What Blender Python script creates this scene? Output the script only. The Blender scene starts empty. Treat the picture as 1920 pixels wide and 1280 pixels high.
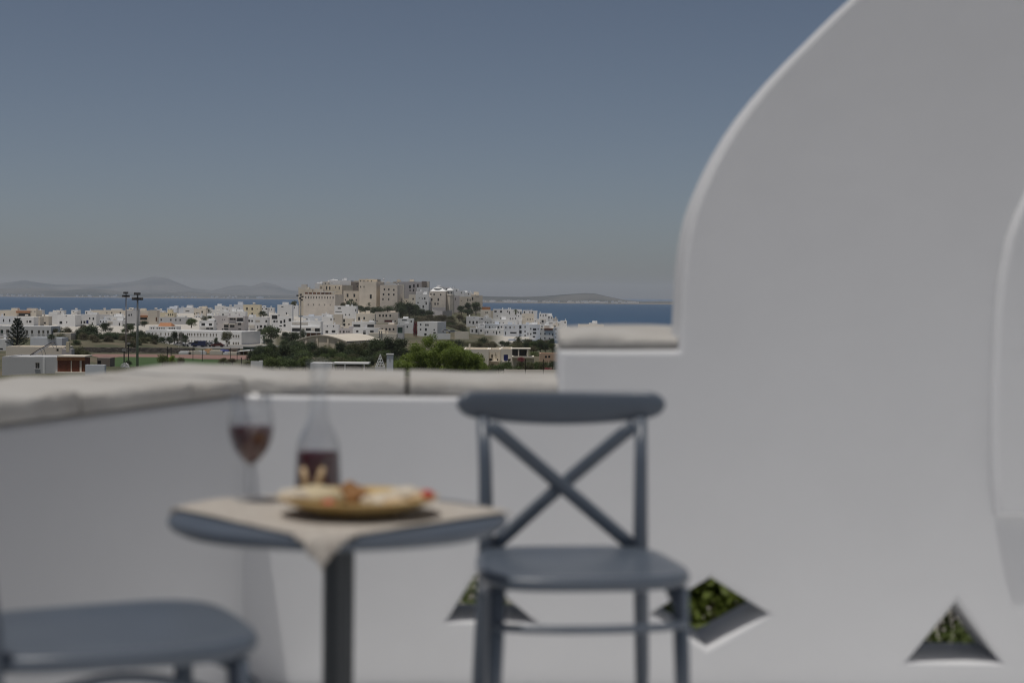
import bpy, bmesh, math, random
import numpy as np
from mathutils import Vector, Matrix, noise

rad = math.radians
random.seed(7)
S = bpy.context.scene
COL = S.collection

# ------------------------------------------------------------------ camera
FPX, CX, CY = 3200.0, 960.0, 640.0            # focal length in pixels of the 1920 x 1280 photograph (60 mm)
CAMZ = 1.06
A_ = math.atan(83 / FPX)
RO = rad(0.55)
fw = Vector((0, math.cos(A_), -math.sin(A_)))
r0 = Vector((1, 0, 0)); u0 = Vector((0, math.sin(A_), math.cos(A_)))
rt = r0 * math.cos(RO) + u0 * math.sin(RO)
up = u0 * math.cos(RO) - r0 * math.sin(RO)
cam = bpy.data.cameras.new('camera'); camo = bpy.data.objects.new('camera', cam); COL.objects.link(camo)
camo.matrix_world = Matrix(((rt.x, up.x, -fw.x, 0), (rt.y, up.y, -fw.y, 0), (rt.z, up.z, -fw.z, CAMZ), (0, 0, 0, 1)))
cam.sensor_width = 36; cam.lens = 60; cam.clip_start = .05; cam.clip_end = 90000
cam.dof.use_dof = True; cam.dof.focus_distance = 900; cam.dof.aperture_fstop = 3.1; cam.dof.aperture_blades = 0
S.camera = camo

# ------------------------------------------------------------------ sky, sun, exposure
L = Vector((.18, .135, -.97)).normalized()      # the way the sunlight travels
w = bpy.data.worlds.new('World'); S.world = w; w.use_nodes = True
nt = w.node_tree; bg = nt.nodes['Background']
sky = nt.nodes.new('ShaderNodeTexSky'); sky.sky_type = 'NISHITA'; sky.sun_disc = False
sky.sun_elevation = math.asin(-L.z); sky.sun_rotation = math.atan2(-L.x, -L.y) % (2 * math.pi)
sky.altitude = 0; sky.air_density = .43; sky.dust_density = 1.2; sky.ozone_density = 1.0
tint = nt.nodes.new('ShaderNodeMix'); tint.data_type = 'RGBA'; tint.blend_type = 'MULTIPLY'; tint.inputs[0].default_value = 1; tint.inputs[7].default_value = (1.025, .925, .795, 1)   # hazy summer air: greyer than a clean sky
nt.links.new(sky.outputs[0], tint.inputs[6]); nt.links.new(tint.outputs[2], bg.inputs[0]); bg.inputs[1].default_value = .145
sl = bpy.data.lights.new('sun', 'SUN'); sl.energy = 5.0; sl.angle = rad(.53); sl.color = (1, .965, .91)
so = bpy.data.objects.new('sun', sl); COL.objects.link(so); so.rotation_euler = L.to_track_quat('-Z', 'Y').to_euler()
so.location = (0, 0, 40)
S.view_settings.view_transform = 'Standard'; S.view_settings.look = 'None'
S.view_settings.gamma = 1; S.view_settings.use_curve_mapping = False
S.view_settings.exposure = -1.06
S.render.engine = 'CYCLES'
S.cycles.use_denoising = True; S.cycles.filter_width = 1.15
S.cycles.max_bounces = 10; S.cycles.transparent_max_bounces = 16; S.cycles.volume_bounces = 1
S.cycles.sample_clamp_indirect = 6; S.cycles.sample_clamp_direct = 1.6
S.cycles.caustics_reflective = False; S.cycles.caustics_refractive = False


def at(px, py, Y):
    d = fw * FPX + rt * (px - CX) - up * (py - CY)
    return Vector((0, 0, CAMZ)) + d * (Y / d.y)


def pix(p):
    v = Vector(p) - Vector((0, 0, CAMZ)); k = FPX / v.dot(fw)
    return CX + v.dot(rt) * k, CY - v.dot(up) * k


# ------------------------------------------------------------------ materials
MATS = {}


def mat(name, col, rough=.8, var=.06, scale=1.5, bump=0., bscale=40, spec=.3, col2=None, trans=0, metal=0, rnd=.0, contrast=(.35, .65), coord='Object', transl=0.):
    """principled material, colour varied by noise (stains, wear, grain) and by object"""
    if name in MATS: return MATS[name]
    m = bpy.data.materials.new(name); m.use_nodes = True; t = m.node_tree; N = t.nodes; K = t.links
    b = N['Principled BSDF']; b.inputs['Roughness'].default_value = rough
    b.inputs['Specular IOR Level'].default_value = spec; b.inputs['Metallic'].default_value = metal
    b.inputs['Transmission Weight'].default_value = trans
    tc = N.new('ShaderNodeTexCoord'); nz = N.new('ShaderNodeTexNoise')
    nz.inputs['Scale'].default_value = scale; nz.inputs['Detail'].default_value = 7; nz.inputs['Roughness'].default_value = .62
    K.new(tc.outputs[coord], nz.inputs['Vector'])
    mr = N.new('ShaderNodeMapRange'); mr.inputs[1].default_value = contrast[0]; mr.inputs[2].default_value = contrast[1]
    K.new(nz.outputs[0], mr.inputs[0])
    mx = N.new('ShaderNodeMix'); mx.data_type = 'RGBA'
    c2 = col2 or tuple(c * (1 - 2 * var) for c in col)
    c1 = col if col2 else tuple(min(1, c * (1 + var)) for c in col)
    mx.inputs[6].default_value = (*c1, 1); mx.inputs[7].default_value = (*c2, 1)
    K.new(mr.outputs[0], mx.inputs[0]); out = mx.outputs[2]
    if rnd:
        oi = N.new('ShaderNodeObjectInfo'); hs = N.new('ShaderNodeHueSaturation'); m2 = N.new('ShaderNodeMapRange')
        m2.inputs[3].default_value = 1 - rnd; m2.inputs[4].default_value = 1 + rnd
        K.new(oi.outputs['Random'], m2.inputs[0]); K.new(m2.outputs[0], hs.inputs['Value']); K.new(out, hs.inputs['Color']); out = hs.outputs[0]
    K.new(out, b.inputs['Base Color'])
    if bump:
        n2 = N.new('ShaderNodeTexNoise'); n2.inputs['Scale'].default_value = bscale; n2.inputs['Detail'].default_value = 5
        K.new(tc.outputs[coord], n2.inputs['Vector'])
        bp = N.new('ShaderNodeBump'); bp.inputs['Strength'].default_value = bump; bp.inputs['Distance'].default_value = .02
        K.new(n2.outputs[0], bp.inputs['Height']); K.new(bp.outputs[0], b.inputs['Normal'])
    if transl:
        tr = N.new('ShaderNodeBsdfTranslucent'); K.new(out, tr.inputs[0]); ms = N.new('ShaderNodeMixShader'); ms.inputs[0].default_value = transl
        K.new(b.outputs[0], ms.inputs[1]); K.new(tr.outputs[0], ms.inputs[2]); K.new(ms.outputs[0], N['Material Output'].inputs[0])
    MATS[name] = m; return m


plaster = mat('white_plaster', (.635, .642, .655), .85, .02, .8, .06, 14)
coping_m = mat('coping_stone', (.45, .44, .42), .9, 0, 4, .35, 30, col2=(.385, .366, .338))
concrete = mat('terrace_floor', (.85, .852, .855), .8, .03, 1.5, .2, 40)
grey_paint = mat('grey_chair_resin', (.088, .108, .138), .34, .04, 6, .06, 300, spec=.5)
grey_metal = mat('grey_table_metal', (.08, .098, .125), .4, .04, 6, 0, spec=.5)
dark_metal = mat('dark_pole_metal', (.03, .036, .042), .45, .05, 6, 0, spec=.5)
lace = mat('lace_cloth', (.66, .615, .55), .95, 0, 60, .8, 160, col2=(.55, .495, .435))
plate_m = mat('ochre_plate', (.46, .30, .11), .35, 0, 9, 0, spec=.5, col2=(.54, .40, .19))
cheese = mat('white_cheese', (.62, .55, .44), .7, .05, 30, .4, 120)
butter = mat('cream_cheese', (.58, .49, .32), .6, .06, 30, .3, 120)
crust = mat('brown_rusk', (.36, .19, .08), .9, 0, 40, .7, 90, col2=(.24, .12, .05))
bread = mat('bread_stick', (.62, .46, .28), .85, .1, 40, .4, 120)
tomato = mat('tomato_red', (.50, .055, .03), .35, .1, 30, 0, spec=.5)
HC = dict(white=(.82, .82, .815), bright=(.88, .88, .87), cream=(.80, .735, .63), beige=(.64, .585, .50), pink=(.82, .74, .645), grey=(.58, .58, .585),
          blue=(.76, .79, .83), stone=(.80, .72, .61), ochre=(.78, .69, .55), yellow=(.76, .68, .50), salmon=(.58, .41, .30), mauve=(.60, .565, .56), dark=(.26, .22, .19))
for k, c in HC.items():
    mat('wall_' + k, c, .9, 0, .16, 0, col2=tuple(x * (.80 if k in ('stone', 'pink', 'ochre') else .90) for x in c), rnd=.045)
win_m = mat('dark_window', (.028, .03, .034), .25, .2, 1, 0, spec=.5, rnd=.3)
blue_m = mat('blue_joinery', (.03, .045, .20), .5, .1, 2)
brown_m = mat('brown_joinery', (.16, .065, .03), .6, .15, 3)
green_m = mat('green_joinery', (.05, .10, .08), .6, .1, 2)
tile_m = mat('terracotta', (.42, .20, .10), .85, .15, 3)
red_m = mat('dark_red_cloth', (.16, .03, .03), .8, .1, 2)
awn_m = mat('pale_awning', (.66, .62, .56), .8, .05, 2)
metal_m = mat('galvanised_steel', (.33, .32, .31), .5, .05, 2, metal=.3)
black_m = mat('black_iron', (.02, .02, .022), .6, .05, 2)
solar_m = mat('solar_glass', (.05, .04, .04), .25, .1, 3, spec=.5)
wood_m = mat('reddish_timber', (.20, .07, .04), .7, 0, 4, 0, col2=(.12, .04, .025))
stonewall = mat('rough_stone_wall', (.12, .11, .10), .95, 0, .8, .5, 4, col2=(.19, .165, .145))
bark = mat('bark', (.10, .075, .055), .9, .2, 4, .5, 30)
leafs = dict(dark=(0.066, 0.092, 0.046), pine=(0.085, 0.115, 0.052), olive=(0.135, 0.14, 0.07), mid=(0.1, 0.14, 0.05), light=(.125, .165, .050), bright=(.25, .32, .065), shrub=(.28, .36, .08), scrub=(.150, .135, .085), pink=(.36, .10, .12), magenta=(.30, .014, .05), needle=(.026, .050, .036))
for k, c in leafs.items():
    mat('leaf_' + k, c, .6, .0, 2.6, 0, col2=tuple(x * .62 for x in c), rnd=.3, spec=.25, transl=.38)


# ------------------------------------------------------------------ helpers
class MB:
    def __init__(s): s.v = []; s.f = []

    def add(s, vs, fs):
        o = len(s.v); s.v += [tuple(v) for v in vs]; s.f += [tuple(i + o for i in f) for f in fs]; return s

    def box(s, x0, y0, z0, x1, y1, z1):
        return s.add([(x0, y0, z0), (x1, y0, z0), (x1, y1, z0), (x0, y1, z0), (x0, y0, z1), (x1, y0, z1), (x1, y1, z1), (x0, y1, z1)],
                     [(3, 2, 1, 0), (4, 5, 6, 7), (0, 1, 5, 4), (1, 2, 6, 5), (2, 3, 7, 6), (3, 0, 4, 7)])

    def prism(s, poly, y0, y1):                    # polygon in (x, z), extruded along y
        n = len(poly)
        return s.add([(x, y0, z) for x, z in poly] + [(x, y1, z) for x, z in poly],
                     [tuple(range(n)), tuple(range(2 * n - 1, n - 1, -1))] + [((i + 1) % n, i, n + i, n + (i + 1) % n) for i in range(n)])

    def lathe(s, prof, n=40, c=(0, 0, 0)):
        m = len(prof); vs = []
        for r, z in prof:
            for k in range(n):
                a = 2 * math.pi * k / n; vs.append((c[0] + r * math.cos(a), c[1] + r * math.sin(a), c[2] + z))
        fs = [(i * n + k, i * n + (k + 1) % n, (i + 1) * n + (k + 1) % n, (i + 1) * n + k) for i in range(m - 1) for k in range(n)]
        return s.add(vs, fs)

    def sweep(s, pts, ra, rb=None, n=10, side=(1, 0, 0), power=2.0):
        """tube with an elliptical or boxy section; ra along `side`, rb across; scalars or one per point"""
        pts = [Vector(p) for p in pts]; m = len(pts)
        ra = ra if isinstance(ra, (list, tuple)) else [ra] * m
        rb = ra if rb is None else (rb if isinstance(rb, (list, tuple)) else [rb] * m)
        vs = []
        for i, p in enumerate(pts):
            t = (pts[min(i + 1, m - 1)] - pts[max(i - 1, 0)]).normalized()
            a = Vector(side) - t * Vector(side).dot(t)
            if a.length < 1e-3: a = t.orthogonal()
            a.normalize(); b = t.cross(a)
            for k in range(n):
                q = 2 * math.pi * k / n; c, d = math.cos(q), math.sin(q)
                c = math.copysign(abs(c) ** (2 / power), c); d = math.copysign(abs(d) ** (2 / power), d)
                vs.append(p + a * (ra[i] * c) + b * (rb[i] * d))
        fs = [(i * n + k, i * n + (k + 1) % n, (i + 1) * n + (k + 1) % n, (i + 1) * n + k) for i in range(m - 1) for k in range(n)]
        fs += [tuple(range(n - 1, -1, -1)), tuple((m - 1) * n + k for k in range(n))]
        return s.add(vs, fs)

    def lump(s, c, r, seed=0, amp=.25, flat=.0):
        bm = bmesh.new(); bmesh.ops.create_icosphere(bm, subdivisions=3, radius=1)
        for v in bm.verts:
            k = 1 + amp * noise.noise(v.co * 1.7 + Vector((seed * 3.1, seed, 0)))
            v.co = Vector((v.co.x * r[0], v.co.y * r[1], max(v.co.z, -1 + flat) * r[2])) * k
        bm.verts.index_update()
        s.add([v.co + Vector(c) for v in bm.verts], [[v.index for v in f.verts] for f in bm.faces]); bm.free(); return s

    def mesh(s, name, m=None, smooth=False):
        me = bpy.data.meshes.new(name); me.from_pydata(s.v, [], s.f); me.update()
        if m: me.materials.append(m)
        if smooth: me.polygons.foreach_set('use_smooth', [True] * len(me.polygons))
        return me

    def build(s, name, m, parent=None, smooth=False):
        return link(name, s.mesh(name, m, smooth), parent)


def link(name, me, parent=None):
    o = bpy.data.objects.new(name, me); COL.objects.link(o)
    if parent: o.parent = parent
    return o


def tag(o, label=None, cat=None, group=None, kind=None):
    if label: o['label'] = label
    if cat: o['category'] = cat
    if group: o['group'] = group
    if kind: o['kind'] = kind
    return o


def thing(name, label, cat, loc=(0, 0, 0), rz=0, group=None):
    o = bpy.data.objects.new(name, None); COL.objects.link(o); o.empty_display_size = .2
    o.location = loc; o.rotation_euler = (0, 0, rz); return tag(o, label, cat, group)


def copy_tree(o, parent=None):
    c = o.copy(); COL.objects.link(c); c.parent = parent
    for ch in o.children: copy_tree(ch, c)
    return c


def auto_smooth(o, ang=40):
    me = o.data; me.polygons.foreach_set('use_smooth', [True] * len(me.polygons))
    bm = bmesh.new(); bm.from_mesh(me)
    for e in bm.edges:
        if len(e.link_faces) == 2 and e.calc_face_angle(0) > rad(ang): e.smooth = False
    bm.to_mesh(me); bm.free(); return o


def slab_curve(name, outer, holes, y0, y1, bevel, m, parent=None):
    """plate with rounded edges in the x-z plane, front at y0, back at y1, with openings"""
    cu = bpy.data.curves.new(name, 'CURVE'); cu.dimensions = '2D'; cu.fill_mode = 'BOTH'
    for poly in [outer] + holes:
        sp = cu.splines.new('POLY'); sp.points.add(len(poly) - 1); sp.use_cyclic_u = True
        for p, q in zip(sp.points, poly): p.co = (q[0], q[1], 0, 1)
    cu.extrude = (y1 - y0) / 2 - bevel; cu.bevel_depth = bevel; cu.bevel_resolution = 4; cu.offset = -bevel
    tmp = bpy.data.objects.new(name, cu); COL.objects.link(tmp)
    dg = bpy.context.evaluated_depsgraph_get(); me = bpy.data.meshes.new_from_object(tmp.evaluated_get(dg))
    bpy.data.objects.remove(tmp); bpy.data.curves.remove(cu)
    for v in me.vertices: v.co = Vector((v.co.x, (y0 + y1) / 2 - v.co.z, v.co.y))
    me.materials.clear(); me.materials.append(m)
    bm = bmesh.new(); bm.from_mesh(me); bmesh.ops.remove_doubles(bm, verts=bm.verts, dist=1e-5)
    bmesh.ops.recalc_face_normals(bm, faces=bm.faces); bm.to_mesh(me); bm.free()
    o = auto_smooth(link(name, me, parent), 30)
    for p in o.data.polygons:
        if abs(p.normal.y) > .999: p.use_smooth = False
    return o


# ------------------------------------------------------------------ the setting: ground, sea, islands
SEA = -23.0
GP = []                                             # ground control points (x, y, z)


def gp(p, dz=0): GP.append((p[0], p[1], p[2] + dz))


TRZ = CAMZ - 15.7                                    # level of the sports ground
for px in (-400, 0, 300, 700, 1100, 1500, 2000, 2500):
    for Y, z in ((6, -.35), (16, -.8), (40, -3.2), (100, -8.6), (200, -13), (300, -15.2)): gp(at(px, 640, Y)[:2] + (z,))
    for Y in (1500, 1700): gp(at(px, 640, Y)[:2] + (-30,))
for px in (-300, 0, 150, 300, 420):
    for Y in (1060, 1200, 1400): gp(at(px, 640, Y)[:2] + (-27,))
for px in (1080, 1150, 1250, 1500, 1900):
    for Y, z in ((600, -18), (800, -21), (1000, -22.8), (1150, -23.6), (1300, -26)): gp(at(px, 640, Y)[:2] + (z,))
for px, py, Y in ((560, 590, 1200), (640, 585, 1220), (720, 582, 1230), (800, 584, 1220), (880, 585, 1210), (905, 592, 1200), (700, 560, 1300), (820, 565, 1290),
                  (740, 610, 1080), (800, 612, 1060), (840, 606, 1120), (870, 612, 1080), (850, 625, 960), (930, 640, 800), (830, 640, 800), (1000, 650, 700)):
    gp(at(px, py, Y))
for px, Y, z in ((430, 1080, -24), (470, 1100, -24), (500, 1130, -22), (520, 1200, -25), (540, 1300, -27), (600, 1420, -27), (800, 1420, -27), (930, 1260, -20), (960, 1240, -23), (920, 1350, -27), (1000, 1250, -25), (940, 1180, -14), (1030, 1180, -23.6), (1045, 1100, -22)): gp(at(px, 640, Y)[:2] + (z,))
for px in (250, 330, 420, 470):
    for Y in (545, 575): gp(at(px, 640, Y)[:2] + (-16.05,))


def ground_z(x, y):
    P = np.array(GP); d2 = (P[:, 0] - x) ** 2 + (P[:, 1] - y) ** 2 + (.012 * y) ** 2 + .5
    wt = d2 ** -3.0; z = float((wt * P[:, 2]).sum() / wt.sum())
    q = (x / max(y, 1) * FPX + CX)
    if 110 < q < 520 and 340 < y < 463: z = TRZ - .12
    return z


# far islands: ridges with depth, pale scrub and fields
isl_m = mat('island_scrub', (.12, .118, .11), .95, 0, .0016, 0, col2=(.045, .055, .055), contrast=(.42, .6))
beach_m = mat('island_shore', (.20, .175, .145), .95, .1, .004, 0)


def island(name, prof, Y, depth, m, seed):
    xs = np.interp(np.linspace(0, 1, 90), np.linspace(0, 1, len(prof)), [p[0] for p in prof])
    mb = MB(); rows = 9; n = len(xs); vs = []
    for j in range(rows):
        t = j / (rows - 1)
        for i, px in enumerate(xs):
            py = np.interp(px, [p[0] for p in prof], [p[1] for p in prof]); top = at(px, py, Y + depth * .5).z
            h = max(top - SEA, 4.0); q = math.sin(math.pi * min(t * .999, 1)) ** .8
            x = at(px, 560, Y + depth * t).x
            nz = noise.fractal(Vector((x * .0011, (Y + depth * t) * .0011, seed)), 1, 2, 5)
            z = SEA - 3 + (h + 3) * q * (1 + .22 * nz * (1 - q * q * .9))
            vs.append((x, Y + depth * t, z))
    fs = [(j * n + i, j * n + i + 1, (j + 1) * n + i + 1, (j + 1) * n + i) for j in range(rows - 1) for i in range(n - 1)]
    mb.add(vs, fs); o = mb.build(name, m, smooth=True); return tag(o, kind='structure')


island('hill_range', [(-500, 540), (-200, 536), (-60, 535), (0, 531), (45, 525), (75, 530), (110, 534), (200, 533), (250, 528), (285, 519), (310, 520), (335, 530), (360, 540), (400, 544), (430, 536), (455, 534), (470, 537), (495, 529), (515, 533), (540, 543), (580, 548), (700, 551)], 15500, 3500, isl_m, 3)
island('coast_hills', [(-500, 548), (-100, 545), (0, 541), (60, 540), (120, 544), (170, 541), (230, 546), (300, 549), (350, 547), (420, 551), (480, 552), (540, 553), (640, 554)], 10800, 2200, isl_m, 8)
island('island_hill', [(560, 558), (700, 557.5), (820, 557), (900, 555), (930, 556), (980, 556.5), (1020, 555), (1060, 552), (1095, 549.5), (1115, 550), (1140, 556), (1170, 562), (1205, 565.5), (1240, 564.5), (1275, 565), (1350, 562), (1500, 560), (1900, 562)], 7300, 1500, isl_m, 5)
island('coast_strip', [(-500, 550.5), (0, 555.2), (200, 557), (350, 558.4), (540, 560.2), (640, 561)], 9300, 500, beach_m, 11)
island('coast_strip', [(860, 567.2), (920, 567.7), (1000, 568.6), (1100, 569.5), (1180, 570.2), (1260, 571), (1500, 573.3), (1900, 577)], 7000, 260, beach_m, 12)
mb = MB(); rnd = random.Random(4)
for k in range(190):                                  # scattered far villages, specks of white
    left = rnd.random() < .42
    if left: px, Yv, h0 = rnd.choice([20, 50, 160, 210, 330, 420, 490]) + rnd.gauss(0, 22), 10350 + rnd.uniform(0, 900), 12
    else: px, Yv, h0 = rnd.choice([930, 965, 1010, 1060, 1100, 1130, 1180]) + rnd.gauss(0, 18), 7060 + rnd.uniform(0, 450), 10
    x = at(px, 560, Yv).x; t = (Yv - (10300 if left else 7000)) / 1000; z = SEA + 3 + rnd.uniform(0, h0) * (.2 + t)
    b = rnd.uniform(3, 9); mb.box(x - b, Yv - 5, z - 8, x + b, Yv + 5, z + rnd.uniform(2, 5))
tag(mb.build('far_villages', MATS['wall_bright']), 'white specks of far villages scattered along the hazy island shores', 'village', kind='stuff')

# sea
sea_m = mat('sea_water', (.010, .050, .115), .35, 0, .004, .35, .035, spec=.25, col2=(.013, .062, .132))
mb = MB(); mb.add([(-45000, 700, SEA), (45000, 700, SEA), (45000, 60000, SEA), (-45000, 60000, SEA)], [(0, 1, 2, 3)])
tag(mb.build('sea', sea_m), kind='structure')


# ------------------------------------------------------------------ town: houses
ZM = dict(A=(0, 560, 165 / 1509), B=(150, 560, 170 / 1554), C=(300, 560, 200 / 1829), D=(540, 510, .09375), E=(700, 510, 220 / 1920), F=(540, 590, .09375),
          G=(700, 590, 220 / 1920), H=(860, 560, 210 / 1920), R=(480, 500, .15625), P=(0, 0, 1))


def zp(z, x, y): o = ZM[z]; return o[0] + x * o[2], o[1] + y * o[2]


def row(y, wd, ht, *xs): return [(x, y, wd, ht) for x in xs]


def facade(mb, W, z0, z1, rects, dp):
    xs = sorted({0, W} | {a for r in rects for a in (r[0], r[1])}); zs = sorted({z0, z1} | {a for r in rects for a in (r[2], r[3])})
    for i in range(len(xs) - 1):
        for j in range(len(zs) - 1):
            a, b, c, d = xs[i], xs[i + 1], zs[j], zs[j + 1]; mx, mz = (a + b) / 2, (c + d) / 2
            if any(r[0] < mx < r[1] and r[2] < mz < r[3] for r in rects): continue
            mb.add([(a, 0, c), (b, 0, c), (b, 0, d), (a, 0, d)], [(0, 1, 2, 3)])
    for a, b, c, d in rects:
        mb.add([(a, 0, c), (b, 0, c), (b, 0, d), (a, 0, d), (a, dp, c), (b, dp, c), (b, dp, d), (a, dp, d)],
               [(0, 4, 5, 1), (1, 5, 6, 2), (2, 6, 7, 3), (3, 7, 4, 0)])


BR = random.Random(21)


def building(z, x0, y0, x1, y1, Y, wins=(), wall='white', label='', name='town_house', group=None, cat='house', yaw=0, depth=None, ground=True, found=6,
             tops=True, parapet=.35, wmat=None, near=False, parts=()):
    """flat-roofed house: its front facade runs from picture corner (x0, y0) to (x1, y1) at the real distance Y"""
    s = ZM[z][2]; a, b = zp(z, x0, y0), zp(z, x1, y1)
    pl = at(a[0], b[1], Y); pr = at(b[0], b[1], Y); th = rad(yaw)
    W = (pr.x - pl.x) / max(math.cos(th) - math.sin(-th) * 0 , .3); k = Y / FPX
    H = (b[1] - a[1]) * k; D = depth or min(max(W * .8, 6), 11)
    if ground: gp((pl.x, Y - 1, pl.z)); gp((pr.x, Y - 1, pr.z))
    t = thing(name, label, cat, (pl.x, pl.y, pl.z), th, group)
    u = lambda x: (x - x0) * s * k * (W / max((x1 - x0) * s * k, 1e-6)); v = lambda y: (y1 - y) * s * k
    rects = []; kinds = []
    for q in wins:
        x, y, ww, hh = q[:4]
        r = [max(u(x - ww / 2), .05), min(u(x + ww / 2), W - .05), max(v(y + hh / 2), .05), min(v(y - hh / 2), H - .3)]
        if r[1] - r[0] < .15 or r[3] - r[2] < .15: continue
        if any(r[0] < e[1] + .02 and e[0] < r[1] + .02 and r[2] < e[3] + .02 and e[2] < r[3] + .02 for e in rects): continue
        rects.append(r); kinds.append(q[4] if len(q) > 4 else wmat)
    dp = .28
    mb = MB(); facade(mb, W, -found, H, rects, dp); w_ = min(.3, W / 5)
    mb.add([(0, 0, -found), (W, 0, -found), (W, D, -found), (0, D, -found), (0, 0, H), (W, 0, H), (W, D, H), (0, D, H)],
           [(1, 2, 6, 5), (2, 3, 7, 6), (3, 0, 4, 7)])
    mb.add([(0, 0, H), (W, 0, H), (W, D, H), (0, D, H), (w_, w_, H), (W - w_, w_, H), (W - w_, D - w_, H), (w_, D - w_, H)],
           [(0, 1, 5, 4), (1, 2, 6, 5), (2, 3, 7, 6), (3, 0, 4, 7)])
    h = H - parapet
    mb.add([(w_, w_, H), (W - w_, w_, H), (W - w_, D - w_, H), (w_, D - w_, H), (w_, w_, h), (W - w_, w_, h), (W - w_, D - w_, h), (w_, D - w_, h)],
           [(0, 1, 5, 4), (1, 2, 6, 5), (2, 3, 7, 6), (3, 0, 4, 7), (4, 5, 6, 7)])
    wm = MATS['wall_' + wall]; mb.build('wall', wm, t)
    for r, km in zip(rects, kinds):
        a_, b_, c_, d_ = r; m = km or win_m
        p = MB().box(a_ - .02, dp - .02, c_ - .02, b_ + .02, dp + .05, d_ + .02).build('window', m, t)
        if near:
            fr = MB(); f = .06; fr.box(a_, dp - .07, c_, a_ + f, dp - .022, d_).box(b_ - f, dp - .07, c_, b_, dp - .022, d_).box((a_ + b_ - f) / 2, dp - .068, c_ + f, (a_ + b_ + f) / 2, dp - .023, d_ - f)
            fr.box(a_ + f, dp - .07, d_ - f, b_ - f, dp - .022, d_).box(a_ + f, dp - .07, c_, b_ - f, dp - .022, c_ + f)
            fr.build('frame', MATS['wall_cream'] if km is None else m, p)
            MB().box(a_ - .08, -.08, c_ - .09, b_ + .08, -.003, c_ - .003).build('sill', wm, p)
    for q in parts:                                   # (name, x0, y0, x1, y1, out, in, material) in the zoom's own coordinates
        MB().box(u(q[1]), -q[5], v(q[4]), u(q[3]), q[6], v(q[2])).build(q[0], q[7], t)
    if tops and W > 3:
        for _ in range(BR.choice((1, 1, 2, 2, 3))):
            c = BR.random(); x = BR.uniform(.1, .75) * W; y = BR.uniform(.35, .8) * D
            if c < .4 and W > 5:
                a1 = min(BR.uniform(1.8, 3.2), W - x); MB().box(x, y - 1, h - .02, x + a1, min(y + 2, D - .3), H + BR.uniform(.7, 1.7)).build('stair_hut', wm, t)
            elif c < .75:
                m2 = MB().box(x, y, h - .02, x + .55, y + .55, H + .9); m2.box(x - .08, y - .08, H + .9, x + .63, y + .63, H + 1.02); m2.build('chimney', wm, t)
            elif Y < 1000:
                ta = MB().sweep([(x, y, H + .75), (x + 1.3, y, H + .75)], .28, n=8); ta.box(x + .1, y - .05, h - .02, x + .2, y + .05, H + .6).box(x + 1.1, y - .05, h - .02, x + 1.2, y + .05, H + .6)
                ta.build('water_tank', awn_m, t)
            else:
                MB().sweep([(x, y, h - .02), (x, y, H + 2.2)], .05, n=5).build('aerial', metal_m, t)
    return t


Bd = building
# --- left shore quarter
t = Bd('A', 0, 195, 620, 300, 860, [(530, 205, 18, 34), (598, 205, 18, 34), (75, 270, 22, 34)], 'cream', 'cream shore villa with terracotta pergola between two roof turrets', tops=False,
       parts=[('turret', 190, 158, 300, 196, -.2, 4, MATS['wall_cream']), ('turret', 455, 158, 620, 196, -.2, 4, MATS['wall_pink']), ('pergola_roof', 285, 205, 520, 240, 1.2, 3, tile_m), ('loggia_shade', 320, 245, 520, 298, .06, .2, win_m)])  # dark panel stands in for the shade inside the loggia
Bd('A', -160, 300, 220, 445, 800, row(370, 22, 50, 60, 165, -60), 'blue', 'house below the cream shore villa, its shade painted as blue-grey walls')  # the shade on this house is put into its bluish wall colour
Bd('A', 222, 312, 578, 462, 740, [(465, 390, 22, 40), (518, 390, 42, 40)], 'white', 'white house with two dark windows rising behind the tall whorled conifer')
Bd('A', 580, 312, 688, 462, 760, [], 'beige', 'narrow windowless beige house front', tops=False)
Bd('A', 690, 302, 832, 455, 775, [(722, 412, 18, 36), (765, 415, 40, 34)], 'beige', 'small beige house with one broad and one slim window beside the narrow beige front')
Bd('A', 832, 240, 985, 440, 790, [(860, 350, 10, 40)], 'bright', 'white house stepped up in front of the sea with a bare side')
Bd('A', 985, 276, 1300, 492, 730, [(1045, 408, 52, 48), (1150, 400, 18, 34), (1140, 292, 24, 26)], 'bright', 'large white cube house with one square window above the scrub', yaw=-8)
Bd('B', 0, 265, 280, 455, 735, [(15, 402, 40, 46), (75, 402, 36, 46), (125, 396, 40, 60, blue_m), (165, 335, 22, 34), (228, 340, 28, 40), (210, 435, 22, 60)], 'white', 'white house with deep blue shutters and a row of dark openings')
Bd('A', -160, 466, 872, 668, 520, [(30, 560, 50, 62, green_m), (130, 557, 52, 62)] + row(563, 36, 62, 465, 548, 665, 742, 820), 'white', 'long low white house with a row of tall shuttered windows behind the whorled conifer', near=True)
Bd('A', 912, 585, 1215, 705, 500, [], 'cream', 'windowless cream garden house among the scrub', tops=False)
Bd('A', 520, 665, 1060, 870, 440, [], 'blue', 'plain blue-grey block with a blank front behind the solar panels', tops=False)
Bd('A', -120, 695, 110, 890, 420, [(20, 860, 60, 30)], 'bright', 'white block standing left of the whorled conifer')
Bd('A', 100, 818, 1060, 975, 290, [(985, 860, 40, 60)], 'cream', 'long flat cream roof block just behind the timber porch house', tops=False, parapet=.2,
   parts=[('chimney', 1130, 730, 1185, 905, 0, .8, MATS['wall_yellow']), ('parapet_block', 1060, 850, 1225, 960, -.02, 2, MATS['wall_mauve'])])
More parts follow.
